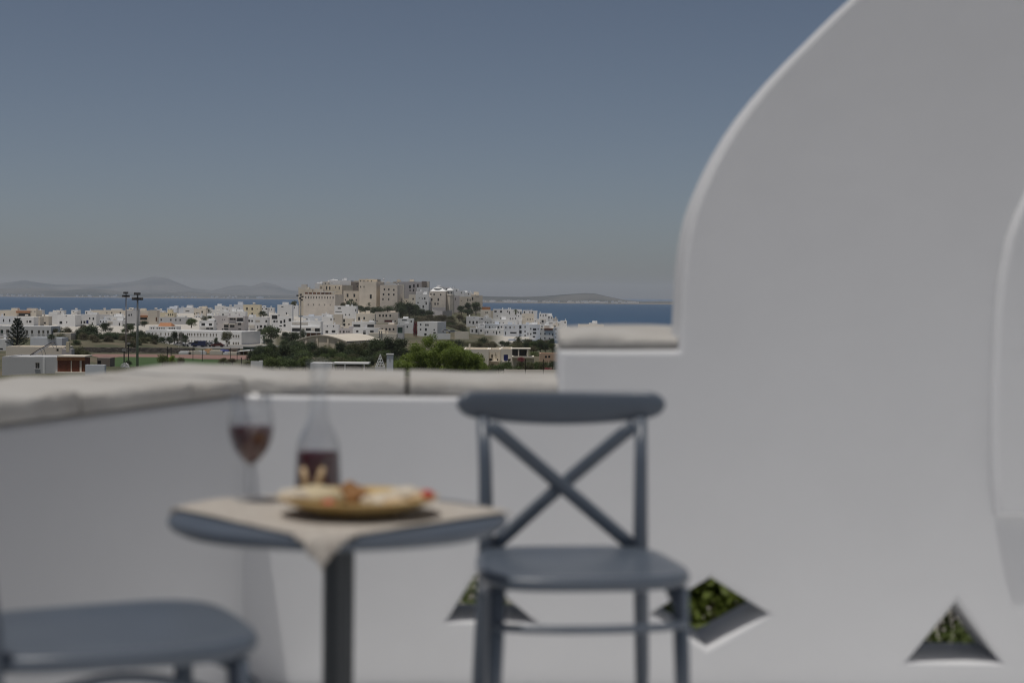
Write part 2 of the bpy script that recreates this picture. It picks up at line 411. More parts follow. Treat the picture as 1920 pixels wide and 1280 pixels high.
# nearest house with the timber porch
t = Bd('A', 35, 990, 985, 1430, 240, [(640, 1140, 72, 104)], 'grey', 'grey flat-roofed house with a reddish timber porch and solar panels on its roof', name='porch_house', tops=False, near=True, parapet=.12, depth=9,
       parts=[('corner_strip', 735, 992, 768, 1430, .05, .1, MATS['wall_bright'])])
k = 240 / FPX * ZM['A'][2]
pv = lambda x, y: ((x - 35) * k, (1430 - y) * k)
for x0, y0, x1, y1, o0, o1, nm, m in ((985, 1000, 1450, 1240, -3.2, 0, 'porch_back_wall', wood_m), (985, 985, 1462, 1045, .15, 0, 'porch_beam', tile_m), (985, 965, 1465, 985, .3, -4, 'porch_roof', MATS['wall_cream']),
                                      (1370, 1045, 1402, 1240, .1, -.05, 'porch_post', MATS['wall_pink']), (1425, 1045, 1452, 1240, .08, -.07, 'porch_post', brown_m), (1125, 1050, 1140, 1238, .02, -.1, 'porch_post', brown_m), (1215, 1050, 1232, 1238, .02, -.1, 'porch_post', MATS['wall_cream']),
                                      (1140, 1060, 1215, 1238, -2.6, -2.7, 'porch_door', MATS['wall_beige']), (960, 1240, 1480, 1430, .6, -4, 'porch_deck', MATS['wall_cream'])):
    a, b = pv(x0, y1), pv(x1, y0); MB().box(a[0], -o0, a[1], b[0], -o1, b[1]).build(nm, m, t)
for x0, y0, x1, y1 in ((440, 965, 610, 850), (640, 840, 800, 745)):
    a, b = pv(x0, y0), pv(x1, y1); m2 = MB()
    m2.add([(a[0], 2, a[1]), (b[0], 2.3, b[1]), (b[0] + .12, 4.2, b[1]), (a[0] + .12, 4, a[1]), (a[0] + .1, 2, a[1] - .06), (b[0] + .1, 2.3, b[1] - .06), (b[0] + .2, 4.2, b[1] - .06), (a[0] + .2, 4, a[1] - .06)],
           [(0, 1, 2, 3), (7, 6, 5, 4), (0, 4, 5, 1), (1, 5, 6, 2), (2, 6, 7, 3), (3, 7, 4, 0)])
    pn = m2.build('solar_panel', solar_m, t)
    for yy in (2.4, 4.1): MB().sweep([(b[0], yy, b[1] - .05), (b[0] + .35, yy, a[1] - .05)], .04, n=5).build('stand', metal_m, pn)
Bd('B', 90, 1130, 420, 1340, 236, [], 'blue', 'low white garden wall block beside the timber porch', name='garden_wall', cat='wall', tops=False, depth=1, parapet=.02)
Bd('B', 290, 1012, 515, 1160, 255, [(330, 1090, 60, 60)], 'dark', 'small dark stone shed with a sloping top beyond the garden wall', name='stone_shed', cat='shed', tops=False, depth=3, parapet=.02)
# --- upper left, above the scrub
Bd('B', 190, 195, 795, 290, 900, [(460, 238, 16, 26), (545, 240, 18, 34), (690, 240, 24, 34), (270, 240, 24, 12)], 'cream', 'long cream house on the skyline with a low vaulted roof hump', parts=[('vault_roof', 520, 168, 690, 196, -1, 5, MATS['wall_bright'])])
Bd('B', 280, 272, 540, 370, 850, [(395, 335, 14, 12)], 'grey', 'flat block with shade painted as grey walls under the long cream skyline house', tops=False)  # grey wall colour carries the shade on this block
Bd('B', 418, 300, 790, 430, 810, row(344, 14, 30, 480, 510, 595, 690) + [(765, 342, 30, 12)], 'bright', 'bright white house with four small windows in a row')
Bd('B', 455, 372, 722, 585, 760, [(675, 435, 24, 50), (570, 528, 26, 40), (665, 525, 34, 40), (520, 420, 80, 50, awn_m)], 'white', 'white two-storey house with a boxed balcony above dark bushes')
Bd('B', 800, 205, 985, 482, 805, [(840, 280, 24, 34), (880, 275, 20, 34), (870, 438, 150, 26)], 'grey', 'tall grey house side seen between the two floodlight masts')
Bd('B', 985, 205, 1168, 450, 830, [(1085, 340, 128, 44)], 'cream', 'house with a pink tiled porch roof right of the second floodlight mast', tops=True, parts=[('porch_roof', 1010, 285, 1160, 318, 1.2, 1, tile_m)])
Bd('B', 1172, 195, 1322, 440, 815, [(1308, 350, 24, 70, brown_m)], 'beige', 'beige house with a brown door at its edge beside the pink porch roof')
Bd('C', 0, 238, 245, 320, 860, row(272, 18, 34, 142, 180, 218), 'yellow', 'yellowish house with three small windows in a row')
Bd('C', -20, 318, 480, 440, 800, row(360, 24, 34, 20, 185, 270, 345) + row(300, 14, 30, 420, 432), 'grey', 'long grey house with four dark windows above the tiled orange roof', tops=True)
t = Bd('C', -190, 470, 285, 540, 660, row(503, 20, 26, -150, -110, -50, -10, 30, 68, 158, 188, 218, 246), 'white', 'low white annexe under a pitched orange tile roof', tops=False)
s_ = ZM['C'][2] * 660 / FPX
MB().add([((x + 190) * s_, y, (540 - z) * s_) for x, y, z in ((-40, .5, 470), (190, .5, 470), (150, 5, 412), (-40, 5, 412), (-40, 9, 465), (190, 9, 465))], [(0, 1, 2, 3), (3, 2, 5, 4), (0, 3, 4), (1, 5, 2)]).build('tile_roof', tile_m, t)
# school
sw = row(600, 24, 48, 115, 170, 410, 440, 515, 548, 590, 642, 700, 752, 808, 862, 928, 978, 1032, 1205) + [(1260, 610, 38, 44)] + row(615, 28, 46, 1340, 1385, 1428)
sw += [(530, 710, 44, 40)] + row(712, 22, 40, 590, 642, 700, 752, 808, 862, 1030, 1205) + [(1258, 735, 36, 70)] + row(735, 26, 42, 1338, 1383, 1425)
Bd('C', -250, 538, 1480, 775, 600, sw + row(600, 24, 48, -185, -120, -60, 30), 'bright', 'long two-storey white school block with two even rows of windows', name='school_building', cat='school', yaw=-17, depth=15, tops=False, near=True)
Bd('C', 1660, 625, 1762, 790, 640, [], 'white', 'low white side wing joined to the school end', tops=False)
Bd('B', 330, 692, 800, 800, 560, [], 'beige', 'low pale greenish shed roof behind the dark stone wall', name='low_shed', cat='shed', tops=False, parapet=.03)
# --- middle town
Bd('C', 400, 152, 580, 250, 930, [(470, 212, 70, 16)], 'white', 'white skyline house with one long dark slit window')
Bd('C', 580, 165, 785, 320, 905, [(722, 225, 26, 34), (590, 258, 16, 26), (632, 246, 26, 18), (665, 246, 18, 18), (640, 345, 60, 30)], 'cream', 'cream skyline house with a sloping ledge roof and pale awning', parts=[('awning', 585, 300, 700, 325, 1.4, 0, awn_m)])
Bd('C', 785, 185, 945, 300, 960, [(860, 250, 12, 24)], 'white', 'white house half hidden by the palm on the skyline')
Bd('C', 938, 120, 1095, 240, 950, [(1078, 165, 14, 22)], 'bright', 'tall white block with a bare rounded front on the skyline')
Bd('C', 1092, 138, 1265, 290, 935, [(1150, 205, 30, 62), (1250, 192, 22, 34)], 'white', 'white skyline house with one tall dark doorway')
Bd('C', 1265, 98, 1432, 220, 960, [(1360, 165, 16, 14)], 'blue', 'bluish white house on the skyline beside the yellow one')
Bd('C', 1428, 102, 1712, 320, 880, [(1490, 170, 30, 42), (1580, 172, 30, 42), (1580, 258, 30, 36), (1665, 175, 14, 14)], 'yellow', 'tall yellow house with two dark windows near the sea')
Bd('C', 1700, 150, 1840, 300, 940, row(170, 16, 26, 1718, 1755) + [(1822, 168, 30, 34)], 'white', 'white house with small windows to the right of the yellow house')
Bd('C', 940, 222, 1180, 320, 880, [(1080, 270, 26, 30)], 'white', 'white terrace house with a single small square window')
Bd('C', 1180, 215, 1465, 330, 850, [(1300, 250, 40, 10)], 'bright', 'broad blank white wall of a terrace house below the bluish one')
Bd('C', 670, 372, 928, 545, 720, [(740, 440, 64, 48), (865, 440, 56, 40), (820, 508, 60, 30), (885, 508, 50, 30), (700, 400, 14, 14)], 'white', 'white apartment house with two wide dark balconies', parts=[('balcony', 690, 462, 920, 490, .9, .1, MATS['wall_white'])])
Bd('C', 930, 295, 1450, 560, 740, [(962, 430, 40, 30), (962, 516, 40, 26), (1070, 355, 18, 14), (1106, 355, 18, 14), (1135, 465, 78, 48), (1238, 465, 78, 48), (1222, 345, 60, 34), (1275, 345, 40, 34), (1370, 355, 100, 62), (1362, 430, 62, 40), (1130, 516, 80, 26), (1365, 516, 50, 22), (1070, 520, 22, 26)], 'mauve',
   'big grey-white apartment block with two striped awnings', parts=[('awning', 1092, 415, 1180, 440, 1.5, 0, awn_m), ('awning', 1196, 415, 1295, 440, 1.5, 0, awn_m), ('balcony_slab', 1165, 300, 1430, 318, 1.3, .2, MATS['wall_white']), ('balcony', 1310, 385, 1430, 402, 1.1, .1, MATS['wall_white'])])
Bd('C', 1452, 312, 1840, 545, 770, [(1528, 378, 34, 38), (1578, 380, 30, 34), (1675, 385, 80, 44, awn_m), (1718, 385, 18, 44), (1820, 382, 30, 40), (1495, 470, 44, 34), (1675, 482, 22, 46), (1730, 472, 44, 44), (1800, 470, 40, 40)], 'white', 'white apartment house with a pale drawn shutter and pale awning', parts=[('awning', 1530, 445, 1620, 482, 1.3, 0, awn_m)])
Bd('R', 255, 455, 432, 600, 900, [(365, 560, 14, 24), (440, 570, 14, 14), (315, 480, 26, 10)], 'white', 'white stepped house below the end wall of the castle')
Bd('R', 172, 570, 265, 770, 830, [(222, 605, 66, 44), (220, 655, 26, 26), (250, 655, 16, 26)], 'white', 'slim white house with a dark covered roof terrace')
Bd('R', 264, 600, 432, 790, 800, [(300, 662, 26, 30), (340, 652, 22, 40), (405, 636, 30, 34), (342, 704, 26, 30), (295, 710, 30, 14)], 'bright', 'white three-window house in front of the slender third mast')
Bd('F', 60, 130, 650, 400, 740, [(160, 295, 160, 66), (240, 180, 320, 56, awn_m), (240, 208, 316, 10), (405, 285, 100, 60), (585, 300, 100, 90)], 'bright', 'modern white building with long balcony bands crossed by the third mast', parts=[('balcony_slab', 60, 232, 640, 262, 1.4, .1, MATS['wall_bright']), ('balcony_slab', 60, 335, 300, 352, 1.4, .1, MATS['wall_bright'])])
t = thing('terrace_canopy', 'white flat canopy over a dark terrace left of the arched hall', 'canopy', at(*zp('F', 330, 400), 705))
q = 705 / FPX * .09375
m2 = MB().box(0, 0, 40 * q, 330 * q, 4, 55 * q); m2.build('canopy_roof', MATS['wall_bright'], t)
for x in (10, 120, 230, 320): MB().box(x * q, .1, -2, x * q + .15, .25, 40 * q - .003).build('post', MATS['wall_white'], t)
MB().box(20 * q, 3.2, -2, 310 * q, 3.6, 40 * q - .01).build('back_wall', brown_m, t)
Bd('R', 560, 590, 800, 700, 900, row(683, 10, 18, 735, 760, 782) + [(660, 688, 22, 16), (600, 628, 36, 12)], 'blue', 'bluish white low house under the castle wall with tiny windows')
Bd('R', 790, 600, 935, 700, 890, [(900, 632, 14, 26), (935, 630, 10, 26)], 'bright', 'small bright white house with a pale roof slab below the castle wall')
Bd('R', 928, 572, 1032, 745, 860, [(935, 628, 12, 22)], 'beige', 'tall plain beige-grey block in the middle of the town', tops=False)
Bd('R', 1028, 620, 1170, 740, 880, [(1050, 640, 34, 50), (1055, 695, 34, 34), (1115, 690, 16, 20)], 'cream', 'cream house with an arched dark doorway next to the plain beige block')
Bd('R', 940, 470, 1205, 625, 985, [(1075, 575, 14, 18), (1120, 575, 14, 18), (1195, 520, 10, 30), (1000, 498, 40, 16), (990, 540, 80, 8)], 'bright', 'bright white house standing high against the castle retaining garden')
Bd('R', 1200, 562, 1425, 680, 960, [(1237, 622, 24, 40), (1297, 617, 20, 30), (1410, 640, 12, 26)], 'cream', 'cream house with a tall dark door and one window below the castle palms')
Bd('R', 1425, 545, 1705, 700, 990, row(586, 20, 28, 1485, 1525, 1562, 1610) + [(1590, 650, 100, 26, red_m), (1452, 650, 14, 18), (1670, 650, 14, 18)], 'pink', 'pinkish house with four upper windows and a dark red awning')
Bd('R', 1150, 662, 1425, 745, 850, [(1210, 707, 84, 32), (1375, 707, 80, 32)], 'white', 'white house with two broad dark balconies in the town centre')
Bd('R', 1420, 692, 1690, 800, 830, row(748, 20, 26, 1515, 1562, 1605, 1650), 'pink', 'pinkish white house with a lower row of four square windows')
Bd('R', 800, 692, 992, 810, 800, [(850, 780, 34, 30), (930, 776, 44, 30), (855, 712, 12, 16), (930, 712, 14, 18)], 'white', 'white house directly behind the arched sports hall roof')
Bd('R', 990, 738, 1162, 810, 790, [(1010, 780, 14, 26), (1052, 780, 22, 26), (1090, 778, 14, 20), (1115, 778, 14, 20)], 'mauve', 'low mauve-grey row house above the arched sports hall')
Bd('R', 1160, 738, 1475, 815, 780, [(1215, 775, 28, 24), (1300, 768, 30, 8), (1390, 775, 44, 26), (1300, 795, 34, 30)], 'white', 'low white row house with spaced small windows behind the sports hall roof')
Bd('R', 1350, 800, 1685, 880, 700, [(1630, 850, 14, 16)], 'cream', 'low cream yard wall house right of the sports hall roof', parts=[('gate_post', 1475, 770, 1487, 850, .2, .2, metal_m), ('gate_post', 1500, 770, 1512, 850, .2, .2, metal_m)])
Bd('R', 1688, 700, 1770, 870, 760, [(1728, 760, 60, 70), (1705, 770, 14, 16)], 'grey', 'narrow dark glazed grey building beside the red flowering vine', wmat=green_m)
Bd('R', 1700, 620, 1890, 710, 900, [(1862, 655, 14, 26), (1780, 640, 60, 14)], 'bright', 'white house left of the red flowering vine')
Bd('R', 1765, 680, 1885, 800, 840, [(1815, 720, 18, 24)], 'white', 'small white house whose wall carries the red flowering vine')
Bd('G', 718, 112, 1050, 360, 830, [(772, 160, 26, 30), (860, 165, 26, 34), (893, 165, 24, 34), (772, 240, 24, 28), (860, 240, 34, 44), (853, 318, 40, 36), (997, 243, 24, 24), (1003, 300, 44, 40)], 'bright', 'three-storey white house with scattered square windows below the scrub slope', yaw=-14, depth=15, tops=False)
Bd('G', 980, 305, 1260, 400, 780, [], 'bright', 'long white yard wall in front of the parked cars', name='yard_wall', cat='wall', tops=False, depth=.5, parapet=.02)
Bd('G', 1330, 272, 1560, 395, 790, [], 'cream', 'high cream retaining wall right of the parked cars', name='retaining_wall', cat='wall', tops=False, depth=.6, parapet=.02)
# --- right slope
Bd('H', 372, 188, 545, 400, 1120, row(236, 16, 26, 465, 488), 'cream', 'tall cream house at the top of the right slope with a tiled roof patch', tops=False, parts=[('tile_roof', 400, 140, 540, 188, -.3, 5, tile_m)])
Bd('H', 590, 178, 1085, 360, 1130, [(630, 218, 40, 30), (725, 220, 34, 34), (840, 215, 16, 30), (868, 236, 16, 50), (1025, 230, 26, 20), (1065, 242, 20, 50), (660, 296, 18, 20), (1025, 295, 14, 20)], 'white', 'wide white house topping the right slope with a palm before it')
Bd('H', 545, 200, 600, 400, 1140, [], 'beige', 'narrow beige slot between the slope-top houses', tops=False)
Bd('H', 130, 302, 345, 480, 1040, [(190, 400, 24, 38), (250, 408, 28, 52), (312, 400, 28, 40), (262, 322, 20, 8)], 'bright', 'white house with three tall dark windows at the edge of the bare red soil')
Bd('H', 345, 325, 560, 450, 1055, [(347, 342, 16, 22), (396, 345, 40, 16), (497, 410, 22, 26), (555, 396, 14, 34), (462, 396, 18, 18)], 'white', 'white house with a thin shade ledge next to the three-window house')
Bd('H', 560, 352, 1085, 445, 1070, row(412, 12, 18, 605, 635) + [(703, 413, 18, 14), (765, 411, 18, 20), (965, 375, 20, 10), (1040, 350, 14, 20)], 'bright', 'long bright white row of houses halfway up the right slope')
Bd('H', 330, 430, 445, 620, 1010, [(383, 547, 30, 34), (400, 450, 60, 6)], 'bright', 'white house with one square window below a shade ledge')
Bd('H', 188, 500, 332, 615, 1005, [(232, 550, 26, 40), (305, 552, 34, 60)], 'white', 'lowest white house left on the right slope with a grey door')
Bd('H', 440, 435, 772, 520, 1030, [(530, 485, 22, 36), (680, 485, 28, 34), (682, 515, 90, 12), (580, 482, 10, 10), (625, 482, 10, 10), (462, 480, 10, 40)], 'blue', 'blue-white upper house with a dark awning strip')
Bd('H', 445, 520, 775, 632, 1000, [(450, 580, 18, 48), (495, 570, 26, 30), (600, 570, 16, 26), (650, 582, 20, 60), (703, 570, 18, 36)], 'bright', 'white house with two dark doorways at the foot of the right slope')
Bd('H', 772, 442, 1035, 645, 995, [(808, 492, 20, 36), (880, 492, 22, 36), (950, 490, 22, 36, awn_m), (803, 592, 18, 56), (930, 582, 96, 28), (985, 582, 12, 30)], 'blue', 'broad house, shade painted as blue-white walls, with a low dark porch at the slope foot')  # bluish wall colour carries the shade on this front
Bd('H', 1035, 435, 1210, 660, 1000, [(1052, 485, 44, 52), (1057, 570, 44, 56), (1137, 482, 20, 34), (1137, 560, 20, 34), (1140, 628, 26, 26), (1187, 600, 16, 40)], 'blue', 'blue-white house with two stacked dark balconies')
Bd('H', 1085, 252, 1292, 450, 1075, [(1185, 350, 12, 26), (1225, 350, 14, 30), (1250, 430, 16, 26), (1185, 430, 12, 22), (1110, 305, 50, 6), (1262, 348, 10, 14)], 'cream', 'cream-white stacked house at the seaward edge of the right slope')
Bd('H', 1292, 345, 1500, 440, 1090, [(1325, 430, 44, 34), (1312, 385, 14, 16), (1440, 385, 34, 40), (1400, 410, 12, 20)], 'white', 'white house with a pale roof canopy near the water', parts=[('roof_canopy', 1395, 338, 1490, 350, 1.5, 2, MATS['wall_bright'])])
Bd('H', 1210, 440, 1395, 700, 960, [(1235, 515, 20, 30), (1300, 525, 60, 38), (1360, 518, 18, 24), (1300, 585, 56, 36), (1235, 605, 22, 30), (1290, 650, 40, 26), (1190, 505, 10, 14)], 'bright', 'white house with three stacked dark balconies by the cream house')
Bd('H', 1395, 500, 1625, 730, 940, [(1422, 520, 20, 24), (1402, 600, 24, 30), (1477, 600, 24, 30), (1475, 675, 26, 26), (1400, 682, 18, 30), (1555, 600, 16, 30), (1610, 612, 20, 44), (1555, 682, 26, 26)], 'cream', 'cream house with a dark roof pergola above the road trees', yaw=-6, parts=[('roof_pergola', 1465, 505, 1610, 540, .4, 2, brown_m)])
Bd('H', 1480, 385, 1700, 520, 1120, [(1640, 470, 40, 20), (1560, 420, 100, 12), (1690, 455, 14, 12), (1500, 470, 50, 30)], 'white', 'white houses step with a long dark terrace near the water')
Bd('H', 1690, 410, 1830, 520, 1150, [(1740, 440, 12, 12), (1780, 470, 12, 14)], 'white', 'last white house before the open sea')
Bd('H', 1620, 490, 1760, 760, 960, [(1662, 520, 36, 26), (1665, 595, 24, 16), (1660, 662, 26, 18)], 'bright', 'bright white house cut by the terrace wall step', tops=False)
Bd('H', 850, 690, 985, 830, 860, [], 'bright', 'small white windowless cube left of the stout palm', tops=False)
Bd('H', 1080, 700, 1560, 800, 900, [(1395, 690, 10, 10)], 'bright', 'long white wall below the cream house and behind the road trees', name='long_white_wall', cat='wall', tops=False, depth=1, parapet=.02)
# near houses, right
t = Bd('H', 85, 862, 512, 1240, 330, [(395, 982, 54, 48)], 'cream', 'cream near house with one window beside the large green tree', near=True, depth=12, parts=[('roof_chimney', 165, 775, 195, 862, -1, 1.5, MATS['wall_cream'])], tops=False)
Bd('H', 516, 866, 716, 1240, 332, [(570, 985, 36, 66), (630, 935, 18, 22), (630, 968, 18, 16), (575, 1148, 50, 76)], 'cream', 'cream near house wing with an iron balcony and glazed door', near=True, depth=12, tops=False,
   parts=[('balcony_slab', 520, 1058, 680, 1075, 1.0, -.004, MATS['wall_cream']), ('balcony_rail', 522, 1020, 580, 1056, .98, -.94, black_m), ('balcony_rail', 655, 1020, 676, 1056, .98, -.94, black_m)])
Bd('H', 720, 856, 914, 1240, 328, [(806, 1010, 74, 110, blue_m), (815, 1150, 60, 84)], 'cream', 'cream near house wing with a bright blue balcony door', near=True, depth=12, tops=False,
   parts=[('balcony_slab', 755, 1066, 895, 1082, 1.0, -.004, MATS['wall_pink']), ('balcony_rail', 845, 1024, 890, 1064, .98, -.94, black_m)])
t = thing('concrete_frame', 'open concrete pergola frame beside the blue-doored house wing', 'pergola', at(*zp('H', 915, 1020), 345)); q = 345 / FPX * ZM['H'][2]
MB().box(0, 0, 155 * q, 318 * q, 5, 172 * q).build('roof_beam', MATS['wall_cream'], t)
for x in (100, 255): MB().box(x * q, .05, 36 * q, (x + 22) * q, .4, 155 * q - .003).build('post', MATS['wall_cream'], t)
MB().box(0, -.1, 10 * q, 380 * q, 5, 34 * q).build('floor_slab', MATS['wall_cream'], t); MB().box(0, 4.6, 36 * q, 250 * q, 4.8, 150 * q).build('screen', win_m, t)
MB().box(0, 1, -3, 380 * q, 5, 10 * q - .003).build('base_wall', MATS['wall_beige'], t)
Bd('H', 1388, 935, 1700, 1090, 380, [(1495, 995, 38, 36), (1552, 992, 36, 38)], 'salmon', 'small salmon-coloured house with two dark windows by the flowering shrubs', tops=False)
Bd('H', 780, 1212, 1760, 1300, 130, [], 'cream', 'low cream boundary wall under the two dark fence posts', name='boundary_wall', cat='wall', tops=False, depth=.4, parapet=.01, ground=False)

# --- castle on the hill
CG = 'old castle walls on the hill'


def Kd(*a, **k): k.setdefault('cat', 'castle building'); k.setdefault('name', 'castle_house'); k.setdefault('found', 9); k.setdefault('tops', False); k.setdefault('group', CG); k.setdefault('ground', False); return building(*a, **k)


Kd('D', 215, 340, 480, 620, 1215, [], 'ochre', 'castle end wall in ochre behind the eleven-window mansion', tops=False)
Kd('D', 205, 300, 425, 345, 1235, [(380, 315, 14, 12)], 'cream', 'low cream rooftop house at the left end of the castle')
Kd('D', 330, 335, 700, 460, 1225, [], 'cream', 'long pale cream roof terrace wall above the eleven-window mansion')
t = Kd('D', 308, 442, 962, 900, 1170, row(506, 20, 44, 355, 410, 463, 520, 575, 632, 690, 750, 803, 858, 918) + row(650, 16, 34, 405, 517, 632, 748, 858), 'pink', 'pinkish castle mansion with an even row of eleven windows', yaw=-17, depth=15, tops=False)
q = 1170 / FPX * .09375
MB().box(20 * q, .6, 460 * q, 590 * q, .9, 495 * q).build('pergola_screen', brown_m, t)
MB().box(370 * q, 0, 500 * q, 690 * q, 6, 508 * q).build('pergola_canopy', MATS['wall_bright'], t)
for x in range(0, 640, 90): MB().box((x + 4) * q, .2, 452 * q, (x + 12) * q, .4, 498 * q).build('pergola_post', MATS['wall_bright'], t)
Kd('D', 630, 255, 1092, 470, 1245, [(660, 318, 22, 50), (775, 318, 26, 70), (840, 320, 26, 72), (960, 302, 18, 38), (1035, 318, 22, 60)], 'ochre', 'ochre castle house with tall dark windows behind the mansion roof', yaw=-16, depth=22)
Kd('D', 795, 165, 1262, 280, 1275, [(880, 220, 12, 12)], 'bright', 'bright white flat house crowning the castle', yaw=-6, tops=True)
Kd('D', 1258, 195, 1420, 430, 1265, [(1385, 282, 24, 34), (1380, 235, 60, 10)], 'dark', 'dark reddish gap house left of the great tower')
Kd('D', 1108, 375, 1520, 620, 1225, row(466, 36, 66, 1190, 1325, 1470) + row(556, 22, 34, 1150, 1230, 1290, 1365, 1435, 1505), 'stone', 'stone castle house with three large windows over a row of small ones')
t = Kd('D', 1425, 192, 1775, 720, 1200, [(1450, 295, 20, 36), (1520, 295, 20, 36), (1660, 490, 42, 84)], 'stone', 'great square castle tower with one large lone window', name='castle_tower', cat='tower', yaw=-20, depth=13)
Kd('D', 1415, 140, 1790, 215, 1212, row(180, 20, 28, 1450, 1520, 1600, 1670), 'ochre', 'orange-tinted upper storey capping the great tower', yaw=-8)
Kd('E', 40, 140, 170, 220, 1260, [(125, 180, 14, 30)], 'bright', 'bright white roof house right behind the great tower')
Kd('E', 108, 212, 395, 600, 1190, [(180, 283, 26, 30), (252, 283, 26, 30), (335, 290, 26, 30), (165, 365, 28, 34), (252, 365, 28, 34), (335, 368, 26, 34), (157, 445, 22, 28), (252, 445, 18, 36)], 'pink', 'pinkish castle house with three rows of square windows', yaw=-10, depth=15)
Kd('E', 185, 182, 420, 330, 1240, row(190, 18, 14, 375, 400), 'white', 'low white rooftop house behind the three-row house')
Kd('E', 395, 205, 500, 400, 1235, [(430, 245, 12, 30), (440, 310, 16, 40)], 'cream', 'narrow cream castle house beside the stepped scrub gap')
Kd('E', 420, 158, 800, 420, 1260, [(598, 240, 32, 52), (662, 225, 26, 54), (727, 220, 26, 54), (600, 298, 22, 24), (657, 295, 20, 42)], 'mauve', 'grey castle house with very tall dark windows')
Kd('E', 790, 150, 868, 300, 1250, [(850, 245, 16, 16)], 'dark', 'castle turret side with its shade painted as a dark wall', name='castle_turret', cat='tower')  # the turret's shaded side is put into a dark wall colour
Kd('E', 860, 152, 915, 330, 1252, [], 'cream', 'castle turret slice with its sunlight painted as a pale wall, next to the dark side', name='castle_turret', cat='tower')  # the same turret's sunlit side is put into a pale wall colour
Kd('E', 710, 252, 905, 420, 1225, [(770, 345, 20, 14), (865, 345, 40, 10), (750, 300, 14, 14)], 'bright', 'white stepped house between castle and pine grove', tops=True)
Kd('E', 690, 360, 905, 600, 1180, [(840, 430, 22, 34), (800, 432, 14, 20), (750, 428, 14, 12), (730, 502, 20, 24), (865, 515, 24, 34), (857, 490, 44, 8), (817, 565, 26, 40), (718, 560, 10, 40)], 'bright', 'white castle-foot house with many small windows', tops=True)
Kd('E', 580, 365, 700, 520, 1190, [(650, 440, 24, 30)], 'cream', 'cream castle-foot house above the pine grove')
t = Kd('E', 915, 312, 1182, 600, 1190, [(940, 362, 22, 28), (993, 366, 22, 28), (1100, 368, 22, 30), (955, 450, 24, 44), (1062, 450, 24, 44), (930, 516, 22, 34), (1010, 520, 22, 38), (1057, 518, 22, 34)], 'pink', 'pinkish castle house with a white hipped vault roof', yaw=-6, depth=13)
q = 1190 / FPX * ZM['E'][2]
MB().lathe([(0, 310 * q), (1.2, 308 * q), (1.4, 300 * q), (3, 352 * q - 60 * q), (3.2, 288 * q)], 12, (120 * q, 5, 48 * q)).build('roof_dome', MATS['wall_bright'], t, True)
MB().add([(x * q, y, z * q) for x, y, z in ((10, 1, 288), (255, 1, 288), (255, 12, 288), (10, 12, 288), (60, 5, 345), (190, 5, 340))], [(0, 1, 5, 4), (1, 2, 5), (2, 3, 4, 5), (3, 0, 4)]).build('hip_roof', MATS['wall_bright'], t)
t = thing('domed_church', 'grey-beige castle church with a white drum and shallow dome', 'church', at(*zp('E', 1255, 560), 1195)); q = 1195 / FPX * ZM['E'][2]
MB().lathe([(70 * q, -8), (70 * q, 180 * q), (74 * q, 182 * q), (74 * q, 188 * q), (60 * q, 190 * q)], 8).build('apse', MATS['wall_stone'], t)
MB().lathe([(62 * q, 188 * q), (62 * q, 250 * q), (66 * q, 252 * q), (66 * q, 258 * q), (56 * q, 260 * q), (48 * q, 276 * q), (28 * q, 290 * q), (.3, 296 * q), (.2, 310 * q), (0, 311 * q)], 20).build('dome', MATS['wall_bright'], t, True)
for a in (-110, -70): MB().box(-.3, -62 * q - .12, 205 * q, .3, -62 * q + .1, 235 * q).build('window', win_m, t).rotation_euler = (0, 0, rad(a + 90))
Kd('E', 1318, 388, 1408, 620, 1205, [(1340, 440, 12, 40)], 'mauve', 'tapering grey castle bastion right of the domed church')
Kd('E', 1330, 330, 1580, 420, 1240, row(368, 16, 20, 1440, 1470), 'bright', 'white roof houses right of the church dome', tops=True)
Kd('E', 1408, 402, 1605, 590, 1205, [(1545, 455, 18, 44), (1582, 455, 16, 38), (1440, 470, 14, 10)], 'stone', 'sandy stone castle house near the right end')
Kd('E', 1600, 382, 1785, 580, 1215, [(1622, 435, 22, 50), (1700, 400, 60, 6)], 'beige', 'beige castle house at the far right end with a lone slim window')
Kd('E', 960, 575, 1180, 660, 1170, [(1230, 640, 10, 10)], 'mauve', 'low grey retaining wall under the hipped vault house', name='castle_terrace_wall', cat='wall', found=3)
t = thing('bell_tower', 'tiny greenish belfry with a cross on the castle skyline', 'tower', at(*zp('E', 170, 170), 1245)); q = 1245 / FPX * ZM['E'][2]
MB().lathe([(26 * q, -2), (22 * q, 10 * q), (14 * q, 26 * q), (12 * q, 50 * q), (15 * q, 52 * q), (10 * q, 62 * q), (2 * q, 74 * q), (1 * q, 86 * q), (0, 87 * q)], 10).build('belfry', MATS['wall_grey'], t)
MB().box(-.5, -.06, 86 * q, .5, .06, 88 * q).box(-.06, -.05, 84 * q, .06, .05, 92 * q).build('cross', metal_m, t)
# curved terrace wall under the castle
mb = MB(); pts = [at(*zp('E', x, y), Y) for x, y, Y in ((960, 585, 1150), (975, 610, 1142), (1050, 630, 1134), (1130, 638, 1130), (1210, 634, 1134), (1290, 620, 1142))]
for a, b in zip(pts, pts[1:]): mb.add([(a.x, a.y, a.z), (b.x, b.y, b.z), (b.x, b.y, b.z - 10), (a.x, a.y, a.z - 10), (a.x, a.y + .8, a.z), (b.x, b.y + .8, b.z), (b.x, b.y + .8, b.z - 10), (a.x, a.y + .8, a.z - 10)], [(3, 2, 1, 0), (0, 1, 5, 4), (4, 5, 6, 7)])
tag(mb.build('curved_retaining_wall', MATS['wall_mauve']), 'curved grey terrace wall like a boat hull under the castle', 'wall')

# filler: small cube houses packed behind the named ones
FR = random.Random(99)


